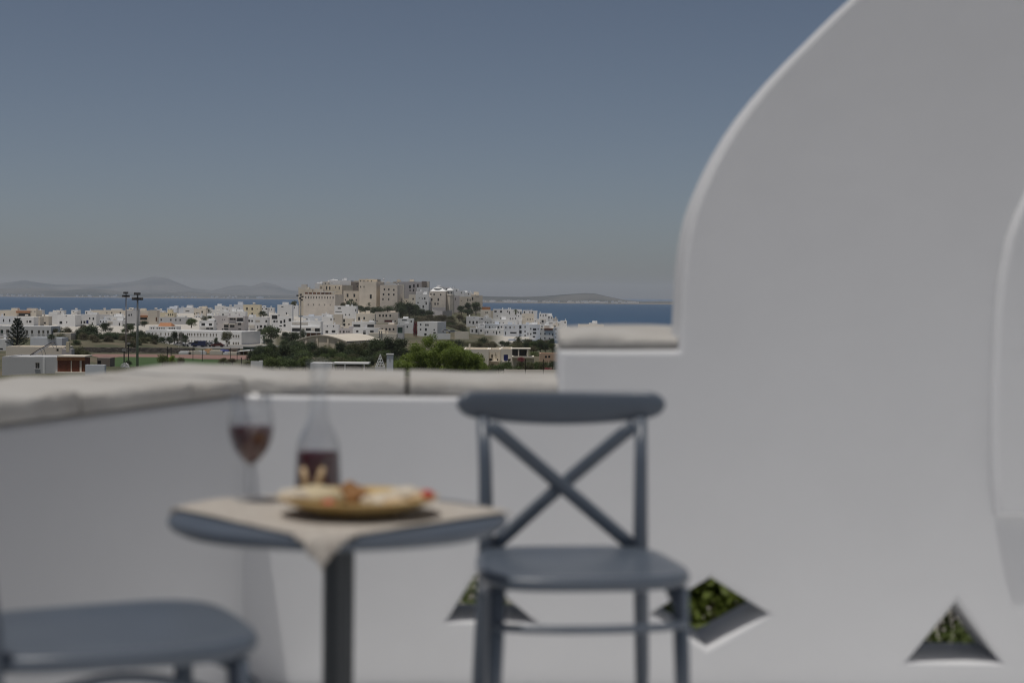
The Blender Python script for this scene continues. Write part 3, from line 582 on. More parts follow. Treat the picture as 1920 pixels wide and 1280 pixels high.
def filler(x0, x1, ya, yb, Ya, Yb, n, label, group, cols=('white', 'bright', 'cream', 'white', 'blue')):
    for k in range(n):
        f = (k + FR.random()) / n; x = x0 + (x1 - x0) * f; wd = FR.uniform(9, 20); y = FR.uniform(ya, yb); ht = FR.uniform(9, 15)
        Y = FR.uniform(Ya, Yb); ws = []
        for i in range(int(wd // 5)):
            if FR.random() < .75: ws.append((x + 3 + i * 5, y + FR.uniform(3.4, 4.6), FR.choice((1.6, 2, 2.4)), FR.choice((2.6, 3.4, 4.2))))
        cl_ = FR.choice(cols); building('P', x, y, x + wd, y + ht, Y, ws, cl_, '%s %s, %s small window%s' % (dict(white='off-white', bright='bright white', cream='cream', blue='bluish white')[cl_], label, ('no', 'one', 'two', 'three', 'four')[len(ws)], '' if len(ws) == 1 else 's'), group=group, ground=False)


filler(60, 300, 580, 586, 930, 980, 13, 'cube house crowded on the left shore skyline', 'cube houses on the left shore')
filler(300, 420, 576, 582, 970, 1010, 7, 'cube house on the skyline left of the palm', 'cube houses left of the skyline palm')
filler(430, 560, 571, 580, 985, 1020, 7, 'cube house on the skyline between yellow house and castle', 'cube houses before the castle')
filler(555, 720, 598, 612, 1010, 1060, 9, 'cube house tucked under the castle walls', 'cube houses under the castle')
filler(915, 1045, 580, 598, 1150, 1200, 10, 'cube house packed high on the right slope', 'cube houses on the right slope', ('white', 'bright', 'white', 'cream'))
filler(1010, 1060, 600, 606, 1100, 1180, 4, 'low cube house at the water end of the right slope', 'cube houses by the water', ('white', 'bright'))
filler(20, 130, 592, 606, 820, 900, 8, 'cube house in the second row above the left scrub', 'second row cube houses, left')
filler(150, 300, 594, 612, 800, 860, 10, 'cube house wedged behind the floodlight masts', 'cube houses behind the masts')
filler(300, 470, 590, 606, 840, 900, 13, 'cube house wedged between the apartment blocks above the school', 'cube houses above the school')
filler(470, 640, 596, 618, 880, 960, 14, 'cube house in the dense quarter left below the castle', 'dense quarter cube houses')
filler(620, 770, 604, 626, 880, 950, 12, 'cube house in the dense quarter under the great tower', 'dense quarter cube houses under the tower')
filler(560, 700, 622, 632, 760, 800, 8, 'low cube house in the row behind the sports hall', 'cube houses behind the sports hall')
filler(880, 1000, 592, 612, 1060, 1120, 9, 'cube house filling the middle of the right slope', 'cube houses in the middle of the right slope', ('white', 'bright', 'white', 'cream'))
filler(990, 1075, 608, 620, 1000, 1060, 5, 'cube house low on the seaward side of the right slope', 'cube houses on the seaward side', ('white', 'bright'))
def clutter(spec, label, group):
    for x, y, wd, ht, Y, c, nw in spec:
        ws = [(x + wd * (i + .6) / (nw + .2), y + ht * .45, 1.7, 2.6) for i in range(nw)]
        building('P', x, y, x + wd, y + ht, Y, ws, c, label, group=group, ground=False, found=5, tops=wd > 12)


clutter([(806, 541, 12, 12, 1215, 'bright', 2), (818, 537, 14, 9, 1230, 'white', 1), (832, 538, 11, 9, 1240, 'bright', 1), (846, 541, 14, 8, 1235, 'white', 2), (859, 545, 12, 8, 1230, 'bright', 1), (872, 548, 13, 7, 1225, 'white', 1), (884, 551, 14, 7, 1222, 'cream', 1), (780, 546, 13, 14, 1205, 'white', 2), (770, 556, 11, 12, 1195, 'bright', 1), (793, 556, 14, 14, 1188, 'white', 2), (756, 560, 12, 10, 1198, 'cream', 1)],
        'small white house stacked among the roofs right of the castle towers', 'stacked roofs right of the castle towers')
clutter([(565, 533, 10, 8, 1250, 'cream', 0), (590, 531, 14, 8, 1260, 'bright', 0), (604, 528, 12, 8, 1270, 'cream', 1), (618, 524, 16, 7, 1285, 'bright', 1), (636, 525, 14, 7, 1290, 'white', 1), (664, 526, 12, 8, 1285, 'cream', 1), (676, 524, 14, 6, 1290, 'ochre', 2), (722, 530, 14, 7, 1265, 'cream', 1), (737, 528, 14, 8, 1275, 'beige', 2), (765, 527, 13, 8, 1280, 'cream', 1), (790, 531, 12, 9, 1270, 'beige', 1)],
        'pale roof house peeping over the castle walls', 'roof houses over the castle walls')
clutter([(603, 588, 14, 10, 1140, 'bright', 2), (618, 590, 12, 9, 1130, 'white', 1), (575, 593, 15, 9, 1120, 'bright', 2), (590, 597, 14, 9, 1100, 'blue', 2), (560, 598, 14, 9, 1090, 'white', 1), (645, 596, 15, 9, 1090, 'white', 2), (660, 601, 13, 8, 1060, 'cream', 2), (700, 598, 14, 9, 1080, 'pink', 2), (716, 600, 14, 9, 1075, 'white', 2)],
        'small white house in the row pressed against the castle foot', 'houses against the castle foot')
filler(925, 1040, 604, 616, 1010, 1050, 9, 'cube house in the lower tier of the right slope', 'cube houses of the lower tier', ('white', 'bright', 'bright', 'cream'))
Bd('P', 1105, 605, 1120, 617, 1100, [], 'bright', 'lone white house on the shore beyond the terrace step', tops=True)
Bd('P', 1085, 608, 1132, 620, 1080, [], 'cream', 'low sandy shore house beyond the terrace step', tops=False)

# sports hall
t = thing('sports_hall', 'beige sports hall with a shallow arched white roof', 'hall', at(555, 662, 560), rad(-20)); W, Lh = 18.5, 26.; q = 560 / FPX
arc = [(W * i / 16, (22 + 11 * math.sin(math.pi * i / 16)) * q) for i in range(17)]
MB().prism([(0, -6)] + [(W, -6)] + arc[::-1], 0, Lh).build('wall', MATS['wall_ochre'], t)
rf = MB(); no = len(arc)
rf.add([(x, -.4, z + .06) for x, z in arc] + [(x, Lh + .4, z + .06) for x, z in arc] + [(x, -.4, z + .4) for x, z in arc] + [(x, Lh + .4, z + .4) for x, z in arc],
       [(i, i + 1, no + i + 1, no + i) for i in range(no - 1)] + [(2 * no + i + 1, 2 * no + i, 3 * no + i, 3 * no + i + 1) for i in range(no - 1)] + [(i + 1, i, 2 * no + i, 2 * no + i + 1) for i in range(no - 1)])
rf.build('roof', MATS['wall_beige'], t)
for f in (.2, .42, .63, .83): MB().box(W * f - .3, -.25, -6, W * f + .3, -.003, (22 + 11 * math.sin(math.pi * f)) * q - .05).build('pilaster', MATS['wall_ochre'], t)
MB().box(W * .5, -.08, 5 * q, W * .5 + .8, -.02, 6.5 * q).build('vent', win_m, t)
gp(at(555, 662, 558))

# ------------------------------------------------------------------ ground sheet
GP.append((*at(470, 640, 480)[:2], -15.5))
cols = np.linspace(-.62, .62, 150); rows = np.concatenate([np.geomspace(5.0, 330, 34), np.linspace(340, 1000, 100)[0:], np.linspace(1008, 1560, 50)])
vs = [(c * y, y, ground_z(c * y, y)) for y in rows for c in cols]; n = len(cols)
fs = [(j * n + i, j * n + i + 1, (j + 1) * n + i + 1, (j + 1) * n + i) for j in range(len(rows) - 1) for i in range(n - 1)]
earth = mat('dry_earth', (.15, .125, .085), .95, 0, .07, .5, 1.2, col2=(.075, .08, .045), contrast=(.36, .56))
go = tag(MB().add(vs, fs).build('ground', earth, smooth=True), kind='structure')
# pale lanes and yards in the town and behind the wall, added to bounce light up, bare earth on the castle slope and the fields
pa = go.data.attributes.new('bounce_paving', 'FLOAT', 'POINT')
pa.data.foreach_set('value', [1. if v[1] < 9 else max(0, min(1, (v[1] - (560 if v[0] / v[1] < -.145 else 690)) / 40)) * (0. if -.085 < v[0] / v[1] < -.008 else 1.) for v in vs])
N = earth.node_tree.nodes; K = earth.node_tree.links; at_ = N.new('ShaderNodeAttribute'); at_.attribute_name = 'bounce_paving'; mp = N.new('ShaderNodeMix'); mp.data_type = 'RGBA'
bs = N['Principled BSDF']; K.new(bs.inputs['Base Color'].links[0].from_socket, mp.inputs[6]); mp.inputs[7].default_value = (.50, .47, .42, 1); K.new(at_.outputs['Fac'], mp.inputs[0]); K.new(mp.outputs[2], bs.inputs['Base Color'])


def sheet(name, m, poly, z):
    tag(MB().add([(at(px, 640, Y).x, Y, z) for px, Y in poly], [tuple(range(len(poly)))]).build(name, m), kind='structure')


sheet('running_track', mat('track_red', (.27, .165, .14), .9, .1, .1, 0), [(150, 408), (215, 414), (480, 416), (480, 443), (180, 443), (155, 434)], TRZ - .05)
sheet('playing_field', mat('turf', (.045, .085, .025), .95, 0, .08, 0, col2=(.06, .10, .035)), [(150, 350), (440, 350), (430, 408), (300, 424), (225, 423), (190, 405)], TRZ - .03)
asph = mat('asphalt', (.24, .235, .225), .9, .1, .3, 0)
tag(MB().add([(at(150, 640, 530).x, 534, -15.9), (at(500, 640, 530).x, 534, -15.9), (at(500, 640, 530).x, 574, -15.9), (at(150, 640, 530).x, 574, -15.9)], [(0, 1, 2, 3)]).build('road', asph), kind='structure')

LW = dict(dark='dark green', pine='deep green', olive='dull olive', mid='fresh green', light='light green', bright='yellow-green', scrub='grey-brown', pink='pink flowering', magenta='magenta', needle='dark')
# ------------------------------------------------------------------ trees and plants
TR = random.Random(5)


def leaf_mesh(name, clumps, n, size, seed, core=.45):
    """leaf-sized quads spread through a set of clumps (centre, radii)"""
    r = np.random.RandomState(seed); C = np.array([c[0] for c in clumps]); Rr = np.array([c[1] for c in clumps])
    wt = Rr.prod(axis=1) ** .66; wt /= wt.sum(); idx = r.choice(len(clumps), n, p=wt)
    d = r.normal(size=(n, 3)); d /= np.linalg.norm(d, axis=1)[:, None]
    rr = core + (1 - core) * r.rand(n) ** .5; rr *= 1 + .18 * r.normal(size=n)
    p = C[idx] + Rr[idx] * d * rr[:, None]
    nn = d + r.normal(size=(n, 3)) * .55 + np.array([0, 0, .35]); nn /= np.linalg.norm(nn, axis=1)[:, None]
    a = np.cross(nn, r.normal(size=(n, 3))); a /= np.linalg.norm(a, axis=1)[:, None]; b = np.cross(nn, a)
    s = size * (.6 + .8 * r.rand(n))[:, None]
    V = np.stack([p - a * s, p - b * s * .45, p + a * s, p + b * s * .45], 1).reshape(-1, 3)
    me = bpy.data.meshes.new(name); me.vertices.add(4 * n); me.vertices.foreach_set('co', V.astype(np.float32).ravel())
    me.loops.add(4 * n); me.loops.foreach_set('vertex_index', np.arange(4 * n, dtype=np.int32))
    me.polygons.add(n); me.polygons.foreach_set('loop_start', np.arange(0, 4 * n, 4, dtype=np.int32)); me.polygons.foreach_set('loop_total', np.full(n, 4, np.int32))
    me.update(); me.validate(); me.materials.append(MATS['leaf_mid']); return me


def crown_clumps(seed, k, zc, rz, r0_, r1_):
    q = random.Random(seed); out = []
    for i in range(k):
        a = q.uniform(0, 6.283); e = q.uniform(-.7, 1.35); f = q.uniform(.45, .82)
        out.append(((.5 * f * math.cos(a) * math.cos(e) * .95, .5 * f * math.sin(a) * math.cos(e) * .95, zc + rz * f * math.sin(e)), [q.uniform(r0_, r1_)] * 2 + [q.uniform(r0_, r1_) * .8]))
    return out


CROWN = {'round': [leaf_mesh('crown', crown_clumps(s, 20, .50, .46, .17, .27), 2600, .036, s) for s in (1, 2, 3)],
         'flat': [leaf_mesh('crown', crown_clumps(s, 20, .66, .32, .13, .22), 2000, .034, s) for s in (4, 5)],
         'bush': [leaf_mesh('crown', crown_clumps(s, 18, .36, .54, .19, .30), 2200, .038, s) for s in (6, 7, 8)]}
tm = MB().sweep([(0, 0, -.12), (.01, 0, .15), (-.01, .01, .35), (.0, 0, .6)], [.05, .036, .03, .012], n=7)
for a in range(5):
    c, s = math.cos(a * 1.26), math.sin(a * 1.26); tm.sweep([(0, 0, .25 + .03 * a), (.12 * c, .12 * s, .45), (.26 * c, .26 * s, .62)], [.02, .014, .005], n=5)
TRUNK = tm.mesh('trunk', bark)


def tree(z, x0, y0, x1, y1, Y, leaf='dark', shape='round', label='', group=None, name='tree', cat='tree', ground=False):
    a, b = zp(z, x0, y0), zp(z, x1, y1); k = Y / FPX; p = at((a[0] + b[0]) / 2, b[1], Y); W = (b[0] - a[0]) * k; H = (b[1] - a[1]) * k
    t = thing(name, label, cat, p, TR.uniform(0, 6.28), group); t.scale = (W * 1.12, W * 1.12, H * 1.06)
    c = link('crown', TR.choice(CROWN[shape]), t); c.material_slots[0].link = 'OBJECT'; c.material_slots[0].material = MATS['leaf_' + leaf]
    link('trunk', TRUNK, t)
    return t


def trees(items, label, group, **kw):
    for it in items: tree(*it, label=label.format(LW[it[6]]), group=group, **kw)


tree('B', 10, 470, 410, 840, 520, 'dark', 'round', 'large dark green tree behind the left end of the stone wall')
tree('B', 335, 415, 545, 590, 640, 'dark', 'round', 'dark round tree under the boxed balcony house')
tree('B', 705, 435, 935, 620, 610, 'pine', 'round', 'green tree behind the first floodlight mast')
tree('B', 935, 545, 1095, 720, 590, 'dark', 'flat', 'small dark tree behind the second floodlight mast')
tree('B', 1000, 615, 1205, 850, 530, 'pine', 'round', 'dark tree just right of the second floodlight mast')
tree('B', 1025, 368, 1175, 470, 760, 'dark', 'bush', 'clipped dark green hedge bush under the pink porch roof', name='hedge_bush', cat='bush')
trees([('B', 1205, 690, 1350, 840, 540, 'dark', 'round'), ('B', 1330, 650, 1480, 835, 545, 'dark', 'round'), ('C', 95, 655, 230, 795, 548, 'dark', 'round'), ('C', 175, 568, 330, 790, 552, 'dark', 'round'), ('C', 300, 575, 420, 785, 550, 'dark', 'round'), ('C', 370, 620, 492, 785, 546, 'dark', 'round')],
      'dark round street tree in front of the left half of the school', 'street trees before the school')
tree('C', 1045, 575, 1255, 825, 556, 'olive', 'flat', 'umbrella-shaped olive green tree before the right half of the school')
tree('C', 918, 650, 1012, 790, 560, 'dark', 'bush', 'small cone-shaped dark tree before the school windows')
for x in (765, 852, 895): tree('C', x - 22, 710, x + 22, 790, 562, 'dark', 'bush', 'slim young tree against the lower school windows', 'young trees before the school')
tree('C', 440, 335, 635, 480, 700, 'mid', 'round', 'bushy green tree beside the apartment with wide balconies')
trees([('C', 700, 285, 805, 380, 760, 'dark', 'bush'), ('C', 800, 280, 890, 380, 765, 'dark', 'bush')], 'dark roof-garden tree below the skyline palm', 'trees below the skyline palm')
tree('C', 1690, 215, 1850, 320, 800, 'dark', 'round', 'dark tree beside the yellow house')
trees([('R', 70, 700, 290, 900, 640, 'pine', 'round'), ('R', 330, 790, 530, 935, 620, 'dark', 'round'), ('R', 75, 860, 215, 975, 600, 'dark', 'round'), ('R', 300, 780, 400, 900, 650, 'dark', 'round'), ('R', 10, 740, 110, 870, 650, 'dark', 'round'), ('R', 530, 735, 610, 850, 680, 'dark', 'bush')],
      '{} tree in the grove between school and arched hall', 'grove between school and hall')
trees([('R', -30, 960, 120, 1170, 380, 'dark', 'round'), ('R', 90, 940, 290, 1170, 395, 'dark', 'round'), ('R', 250, 930, 440, 1170, 400, 'pine', 'round'), ('R', 430, 900, 620, 1160, 405, 'pine', 'round'), ('R', 560, 900, 750, 1150, 410, 'dark', 'round'), ('R', 700, 950, 880, 1170, 385, 'pine', 'round'),
       ('R', 860, 990, 1000, 1170, 370, 'mid', 'round'), ('R', 915, 905, 1110, 1160, 410, 'dark', 'round'), ('R', 1060, 900, 1260, 1170, 400, 'olive', 'round'), ('R', 1190, 900, 1390, 1160, 405, 'olive', 'round'), ('R', 1330, 845, 1540, 1150, 390, 'pine', 'round'), ('R', 1480, 850, 1710, 1160, 395, 'dark', 'round'), ('R', 1640, 870, 1850, 1150, 400, 'pine', 'round'),
       ('R', -120, 1010, 30, 1150, 385, 'dark', 'round')],
      'bushy {} tree in the wooded belt before the arched hall', 'wooded belt before the hall')
trees([('R', 80, 1070, 300, 1240, 300, 'light', 'bush'), ('R', 500, 1055, 690, 1240, 300, 'light', 'bush'), ('R', 300, 1090, 520, 1240, 290, 'mid', 'bush'), ('R', 680, 1080, 900, 1240, 300, 'olive', 'bush'), ('R', 880, 1070, 1120, 1220, 310, 'olive', 'bush'), ('R', 1080, 1070, 1300, 1220, 310, 'mid', 'bush')],
      'low {} bush along the front of the wooded belt', 'bushes before the wooded belt', name='bush', cat='bush')
trees([('E', 330, 478, 560, 730, 1090, 'pine', 'round'), ('E', 480, 500, 700, 760, 1085, 'dark', 'round'), ('E', 380, 560, 560, 770, 1070, 'dark', 'round'), ('E', 600, 520, 780, 760, 1090, 'dark', 'round'), ('E', 700, 610, 880, 770, 1085, 'dark', 'round'), ('E', 820, 620, 990, 770, 1095, 'pine', 'round')],
      '{} tree in the pine grove on the slope below the castle', 'pine grove below the castle')
trees([('E', 1370, 555, 1520, 700, 1120, 'dark', 'round'), ('E', 1480, 500, 1620, 690, 1125, 'dark', 'round'), ('E', 1590, 490, 1770, 680, 1130, 'pine', 'round'), ('E', 1440, 600, 1640, 700, 1110, 'dark', 'bush')],
      '{} tree below the far right end of the castle', 'trees under the castle right end')
trees([('D', 1130, 560, 1260, 720, 1150, 'dark', 'bush'), ('D', 1220, 580, 1400, 760, 1145, 'dark', 'bush'), ('D', 1360, 650, 1520, 800, 1140, 'dark', 'bush'), ('D', 1480, 680, 1700, 820, 1130, 'dark', 'bush'), ('D', 1660, 680, 1900, 820, 1135, 'pine', 'bush'), ('D', 1050, 600, 1180, 700, 1150, 'olive', 'bush'), ('E', 130, 540, 340, 640, 1140, 'pine', 'bush'), ('E', -60, 560, 150, 660, 1140, 'dark', 'bush')],
      '{} garden tree at the foot of the great castle tower', 'garden trees under the tower')
tree('D', 40, 560, 215, 740, 1120, 'olive', 'bush', 'olive bush by the brown wall at the castle left end', name='bush', cat='bush')
tree('R', 1888, 640, 1935, 830, 815, 'magenta', 'bush', 'vivid magenta flowering vine climbing the white wall', name='flowering_vine', cat='vine')
trees([('G', x, y, x + w_, y + 120, 1000 - (y - 40) * .5, c, 'bush') for x, y, w_, c in ((640, 10, 220, 'scrub'), (800, -10, 240, 'scrub'), (980, -10, 260, 'scrub'), (1130, 60, 230, 'scrub'), (1180, 110, 200, 'pine'), (1120, 150, 230, 'scrub'), (1300, 130, 160, 'scrub'), (950, 60, 220, 'scrub'), (1200, 10, 160, 'olive'), (560, 90, 160, 'scrub'), (600, 190, 160, 'olive'), (1420, 190, 110, 'dark'), (1330, -20, 150, 'scrub'))],
      '{} scrub bush on the bare slope below the castle', 'scrub on the castle slope', name='scrub_bush', cat='bush')
trees([('G', x, y, x + w_, y + 125, 640 + k * 7, c, 'bush') for k, (x, y, w_, c) in enumerate(((1150, 395, 220, 'olive'), (1280, 400, 220, 'pine'), (1400, 420, 200, 'olive'), (1040, 400, 200, 'scrub'), (1530, 440, 180, 'scrub'), (1640, 450, 200, 'olive'), (1740, 460, 200, 'scrub'), (1840, 460, 180, 'scrub'), (1560, 470, 240, 'olive'), (1900, 480, 180, 'olive')))],
      '{} scrub bush on the dry field behind the cream near house', 'scrub behind the near house', name='scrub_bush', cat='bush')
trees([('H', 1090, 730, 1240, 900, 560, 'dark', 'round'), ('H', 1200, 740, 1370, 930, 550, 'mid', 'round'), ('H', 1330, 720, 1470, 920, 555, 'pine', 'round'), ('H', 1430, 770, 1560, 920, 560, 'dark', 'round')], 'leafy {} tree in the row behind the concrete frame', 'road trees behind the concrete frame')
tree('H', 1545, 680, 1650, 790, 600, 'dark', 'round', 'dark purple-green tree below the cream pergola house')
tree('H', 1540, 770, 1680, 930, 520, 'light', 'round', 'light green tree beside the terrace step')
tree('H', 1230, 890, 1390, 1010, 420, 'light', 'bush', 'bright green banana-like bush before the concrete frame', name='bush', cat='bush')
trees([('H', 970, 1040, 1150, 1240, 260, 'olive', 'bush'), ('H', 1110, 1050, 1290, 1240, 250, 'olive', 'bush'), ('H', 1250, 1060, 1420, 1240, 255, 'mid', 'bush'), ('H', 1380, 1050, 1560, 1240, 250, 'olive', 'bush'), ('H', 1520, 1040, 1700, 1240, 245, 'dark', 'bush')], '{} oleander shrub above the low boundary wall', 'oleanders over the boundary wall', name='oleander_shrub', cat='shrub')
trees([('H', 1010, 990, 1140, 1080, 258, 'pink', 'bush'), ('H', 1470, 1170, 1600, 1240, 246, 'pink', 'bush')], 'pink flowering oleander top among the green shrubs', 'pink oleanders', name='oleander_shrub', cat='shrub')
trees([('A', 870, 465, 1120, 610, 560, 'olive', 'bush'), ('A', 1080, 460, 1240, 720, 540, 'scrub', 'bush'), ('A', 1000, 640, 1180, 740, 470, 'olive', 'bush'), ('B', 390, 560, 620, 700, 580, 'scrub', 'bush'), ('B', 560, 575, 800, 710, 585, 'scrub', 'bush'), ('B', 780, 600, 960, 760, 560, 'scrub', 'bush'), ('B', 800, 700, 1000, 860, 510, 'scrub', 'bush')],
      '{} scrub bush on the waste ground left of the school', 'scrub left of the school', name='scrub_bush', cat='bush')
trees([('A', 1215, 690, 1400, 830, 470, 'pine', 'bush'), ('A', 1225, 800, 1450, 985, 380, 'olive', 'bush'), ('A', 1380, 880, 1560, 1000, 370, 'olive', 'bush')], 'trailing {} bush at the end of the stone wall', 'bushes at the stone wall end', name='bush', cat='bush')
tree('A', 805, 600, 960, 690, 440, 'dark', 'bush', 'low dark bush on the roof line by the cream garden house', name='bush', cat='bush')
trees([('C', -60, 930, 140, 1180, 300, 'light', 'bush'), ('C', 130, 950, 290, 1160, 305, 'bright', 'bush'), ('C', 280, 990, 420, 1130, 310, 'olive', 'bush')], '{} bush at the near edge of the field', 'bushes at the field edge', name='bush', cat='bush')
trees([('C', 1000, 1000, 1180, 1120, 330, 'olive', 'bush'), ('C', 1400, 1060, 1620, 1180, 300, 'olive', 'bush'), ('C', 1560, 860, 1780, 1080, 340, 'dark', 'round'), ('C', 1150, 1010, 1330, 1120, 335, 'scrub', 'bush')], '{} bush at the right end of the running track', 'bushes at the track end', name='bush', cat='bush')
tree('B', 760, 1040, 900, 1180, 270, 'dark', 'bush', 'spiky dark green bush at the foot of the near mast', name='bush', cat='bush')

def scatter(poly, n, leaf, w0, w1, label, group):
    (xa, xb, ya, yb, Ya, Yb) = poly
    for k in range(n):
        f = TR.random(); x = TR.uniform(xa, xb); wd = TR.uniform(w0, w1); Y = Yb + (Ya - Yb) * f; y = yb + (ya - yb) * f; lf = TR.choice(leaf)
        t_ = tree('P', x - wd / 2, y - wd * TR.uniform(.55, .8), x + wd / 2, y + 3, Y, lf, 'bush', label.format(LW[lf]), group, name='bush', cat='bush')
        t_.location.z = max(t_.location.z, ground_z(t_.location.x, Y) - .5)


scatter((480, 760, 668, 690, 420, 300), 46, ('dark', 'pine', 'olive', 'mid'), 20, 36, '{} undergrowth bush filling the wooded belt between the trees', 'undergrowth of the wooded belt')
scatter((480, 560, 648, 668, 560, 440), 12, ('dark', 'pine', 'olive'), 16, 26, '{} bush on the rough ground left of the sports hall', 'bushes left of the sports hall')
scatter((865, 1040, 644, 656, 700, 520), 30, ('olive', 'scrub', 'pine'), 13, 22, '{} dry bush on the field right of the large bright tree', 'dry field bushes')
scatter((745, 880, 602, 632, 1080, 900), 26, ('scrub', 'olive', 'dark', 'scrub'), 14, 26, 'scattered {} bush on the castle hillside', 'hillside bushes')
scatter((100, 290, 634, 652, 640, 490), 44, ('scrub', 'olive', 'dark', 'pine', 'dark'), 16, 32, 'scattered {} bush on the waste ground behind the stone wall', 'waste ground bushes')
scatter((890, 1040, 690, 700, 330, 220), 14, ('olive', 'mid'), 16, 24, 'small {} bush around the near houses', 'bushes around the near houses')
scatter((120, 300, 648, 653, 535, 475), 34, ('scrub', 'dark', 'olive', 'dark'), 12, 22, '{} bush in the strip along the top of the stone wall', 'bushes along the stone wall top')
# the large bright tree
a, b = at(738, 694, 190), at(912, 694, 190); q = 190 / FPX
t = thing('leafy_tree', 'large bright green tree swelling above the terrace wall', 'tree', ((a.x + b.x) / 2, 190, a.z - 3))
cl = []; R2 = random.Random(3)
for i in range(190):
    x = R2.uniform(-1, 1); top = np.interp(x, [-1, -.72, -.45, -.3, 0, .3, .6, .85, 1], [.12, .42, .78, 1., .9, .66, .50, .36, .10]); z = R2.uniform(-.12, 1) * top
    cl.append(((x * 84 * q, R2.uniform(-.7, .7) * 4.5 * (1 - abs(x) * .5) - .6, 3 + z * 68 * q), [R2.uniform(.4, .85), R2.uniform(.4, .85), R2.uniform(.35, .65)]))
me = leaf_mesh('crown', cl, 56000, .085, 77, .5); me.materials[0] = mat('leaf_big', leafs['bright'], .5, 0, 1.1, 0, col2=(.13, .18, .036), spec=.35, transl=.5)
link('crown', me, t)
m2 = MB().sweep([(0, 0, -4), (.1, 0, 0), (-.2, 0, 2.4), (0, 0, 4.6)], [.38, .3, .24, .12], n=9)
for a_ in range(6): c, s = math.cos(a_), math.sin(a_); m2.sweep([(0, 0, 1 + .2 * a_), (1.4 * c, 1.4 * s, 3), (3 * c, 2.6 * s, 4.3)], [.15, .1, .03], n=6)
m2.build('trunk', bark, t, True)

# tall whorled conifer
p = at(*zp('A', 300, 815), 405); q = 405 / FPX * ZM['A'][2]; t = thing('whorled_conifer', 'tall dark conifer with tiered upswept branches', 'tree', p)
MB().sweep([(0, 0, -4), (0, 0, 250 * q), (-.05, 0, 505 * q)], [.28, .18, .04], n=8).build('trunk', bark, t, True)
cl = []; br = MB(); R3 = random.Random(8)
for i in range(13):
    z = (20 + 470 * (i / 13) ** .92) * q; ln = (195 - 12.2 * i) * q
    for k in range(6):
        a_ = k * 1.047 + i * .5 + R3.uniform(-.15, .15); c, s = math.cos(a_), math.sin(a_); rise = ln * R3.uniform(.28, .45)
        br.sweep([(0, 0, z), (c * ln * .55, s * ln * .55, z + rise * .25), (c * ln, s * ln, z + rise)], [.06, .045, .02], n=5)
        for f in np.linspace(.3, 1, 7): cl.append(((c * ln * f, s * ln * f, z + rise * f * f), [.24, .24, .17]))
br.build('branch_whorls', bark, t)
me = leaf_mesh('needles', cl, 11000, .11, 5, .2); me.materials[0] = MATS['leaf_needle']; link('needles', me, t)


def palm(z, x, ytop, ybase, Y, label, fr=2.2, tr=.22, n=26):
    p = at(*zp(z, x, ybase), Y); H = (zp(z, 0, ybase)[1] - zp(z, 0, ytop)[1]) * Y / FPX; t = thing('palm_tree', label, 'palm', p)
    h = H - fr * .5
    MB().sweep([(0, 0, -3), (.05, 0, h * .5), (0, 0, h)], [tr * 1.2, tr, tr * .9], n=8).build('trunk', bark, t, True)
    m2 = MB(); rr = random.Random(int(x))
    for k in range(n):
        a_ = rr.uniform(0, 6.28); e = rr.uniform(-.5, 1.3); c, s = math.cos(a_), math.sin(a_); pts = []
        for j in range(7):
            f = j / 6; rdl = fr * f * math.cos(e) * (1 - .15 * f); zz = h + fr * f * math.sin(e) - fr * .55 * f * f; pts.append(Vector((c * rdl, s * rdl, zz)))
        for u_, v_ in zip(pts, pts[1:]):
            for sg in (-1, 1):
                for g in (.25, .75):
                    o = u_.lerp(v_, g); d = Vector((-s, c, -.35)) * sg * fr * .2; m2.add([o, o + (v_ - u_) * .35, o + d + (v_ - u_) * .9], [(0, 1, 2)])
    m2.build('fronds', MATS['leaf_pine'], t); return t


palm('C', 835, 165, 290, 920, 'small palm standing on the skyline among white houses', 2.4)
palm('H', 975, 175, 345, 1115, 'shaggy palm before the wide house topping the right slope', 2.2, .5)
palm('H', 1020, 635, 850, 640, 'stout palm with a thick trunk below the blue-white houses', 2.4, .55, 34)
palm('H', 945, 725, 850, 640, 'smaller palm next to the stout one', 1.5, .2)
palm('D', 1265, 530, 700, 1140, 'short palm in the castle retaining garden', 3.0, .3)
palm('D', 1620, 600, 760, 1135, 'thin palm under the great tower window', 2.2, .25)

# ------------------------------------------------------------------ masts, walls, cars and small things of the middle distance
def mast(px, ytop, ybase, Y, label, lamps, r=.22):
    p = at(px, ybase, Y); H = (ybase - ytop) * Y / FPX; k = Y / FPX; t = thing('floodlight_mast', label, 'floodlight', p, 0, None)
    MB().sweep([(0, 0, -2), (0, 0, H * .5), (0, 0, H)], [r, r * .8, r * .55], n=10).build('pole', metal_m, t, True)
    for dy in sorted({l[1] for l in lamps}):
        xs = [l[0] for l in lamps if l[1] == dy]; MB().box(min(xs) * k - .1, -.08, H - dy * k - .06, max(xs) * k + .1, .08, H - dy * k + .06).build('crossbar', metal_m, t)
    for dx, dy in lamps: MB().add([(dx * k - .38, -.5, H - dy * k - .12), (dx * k + .38, -.5, H - dy * k - .12), (dx * k + .38, -.3, H - dy * k + .42), (dx * k - .38, -.3, H - dy * k + .42), (dx * k - .25, -.06, H - dy * k - .05), (dx * k + .25, -.06, H - dy * k - .05), (dx * k + .25, -.06, H - dy * k + .25), (dx * k - .25, -.06, H - dy * k + .25)],
                                  [(0, 1, 2, 3), (7, 6, 5, 4), (0, 4, 5, 1), (1, 5, 6, 2), (2, 6, 7, 3), (3, 7, 4, 0)]).build('floodlight', black_m, t)
    return t


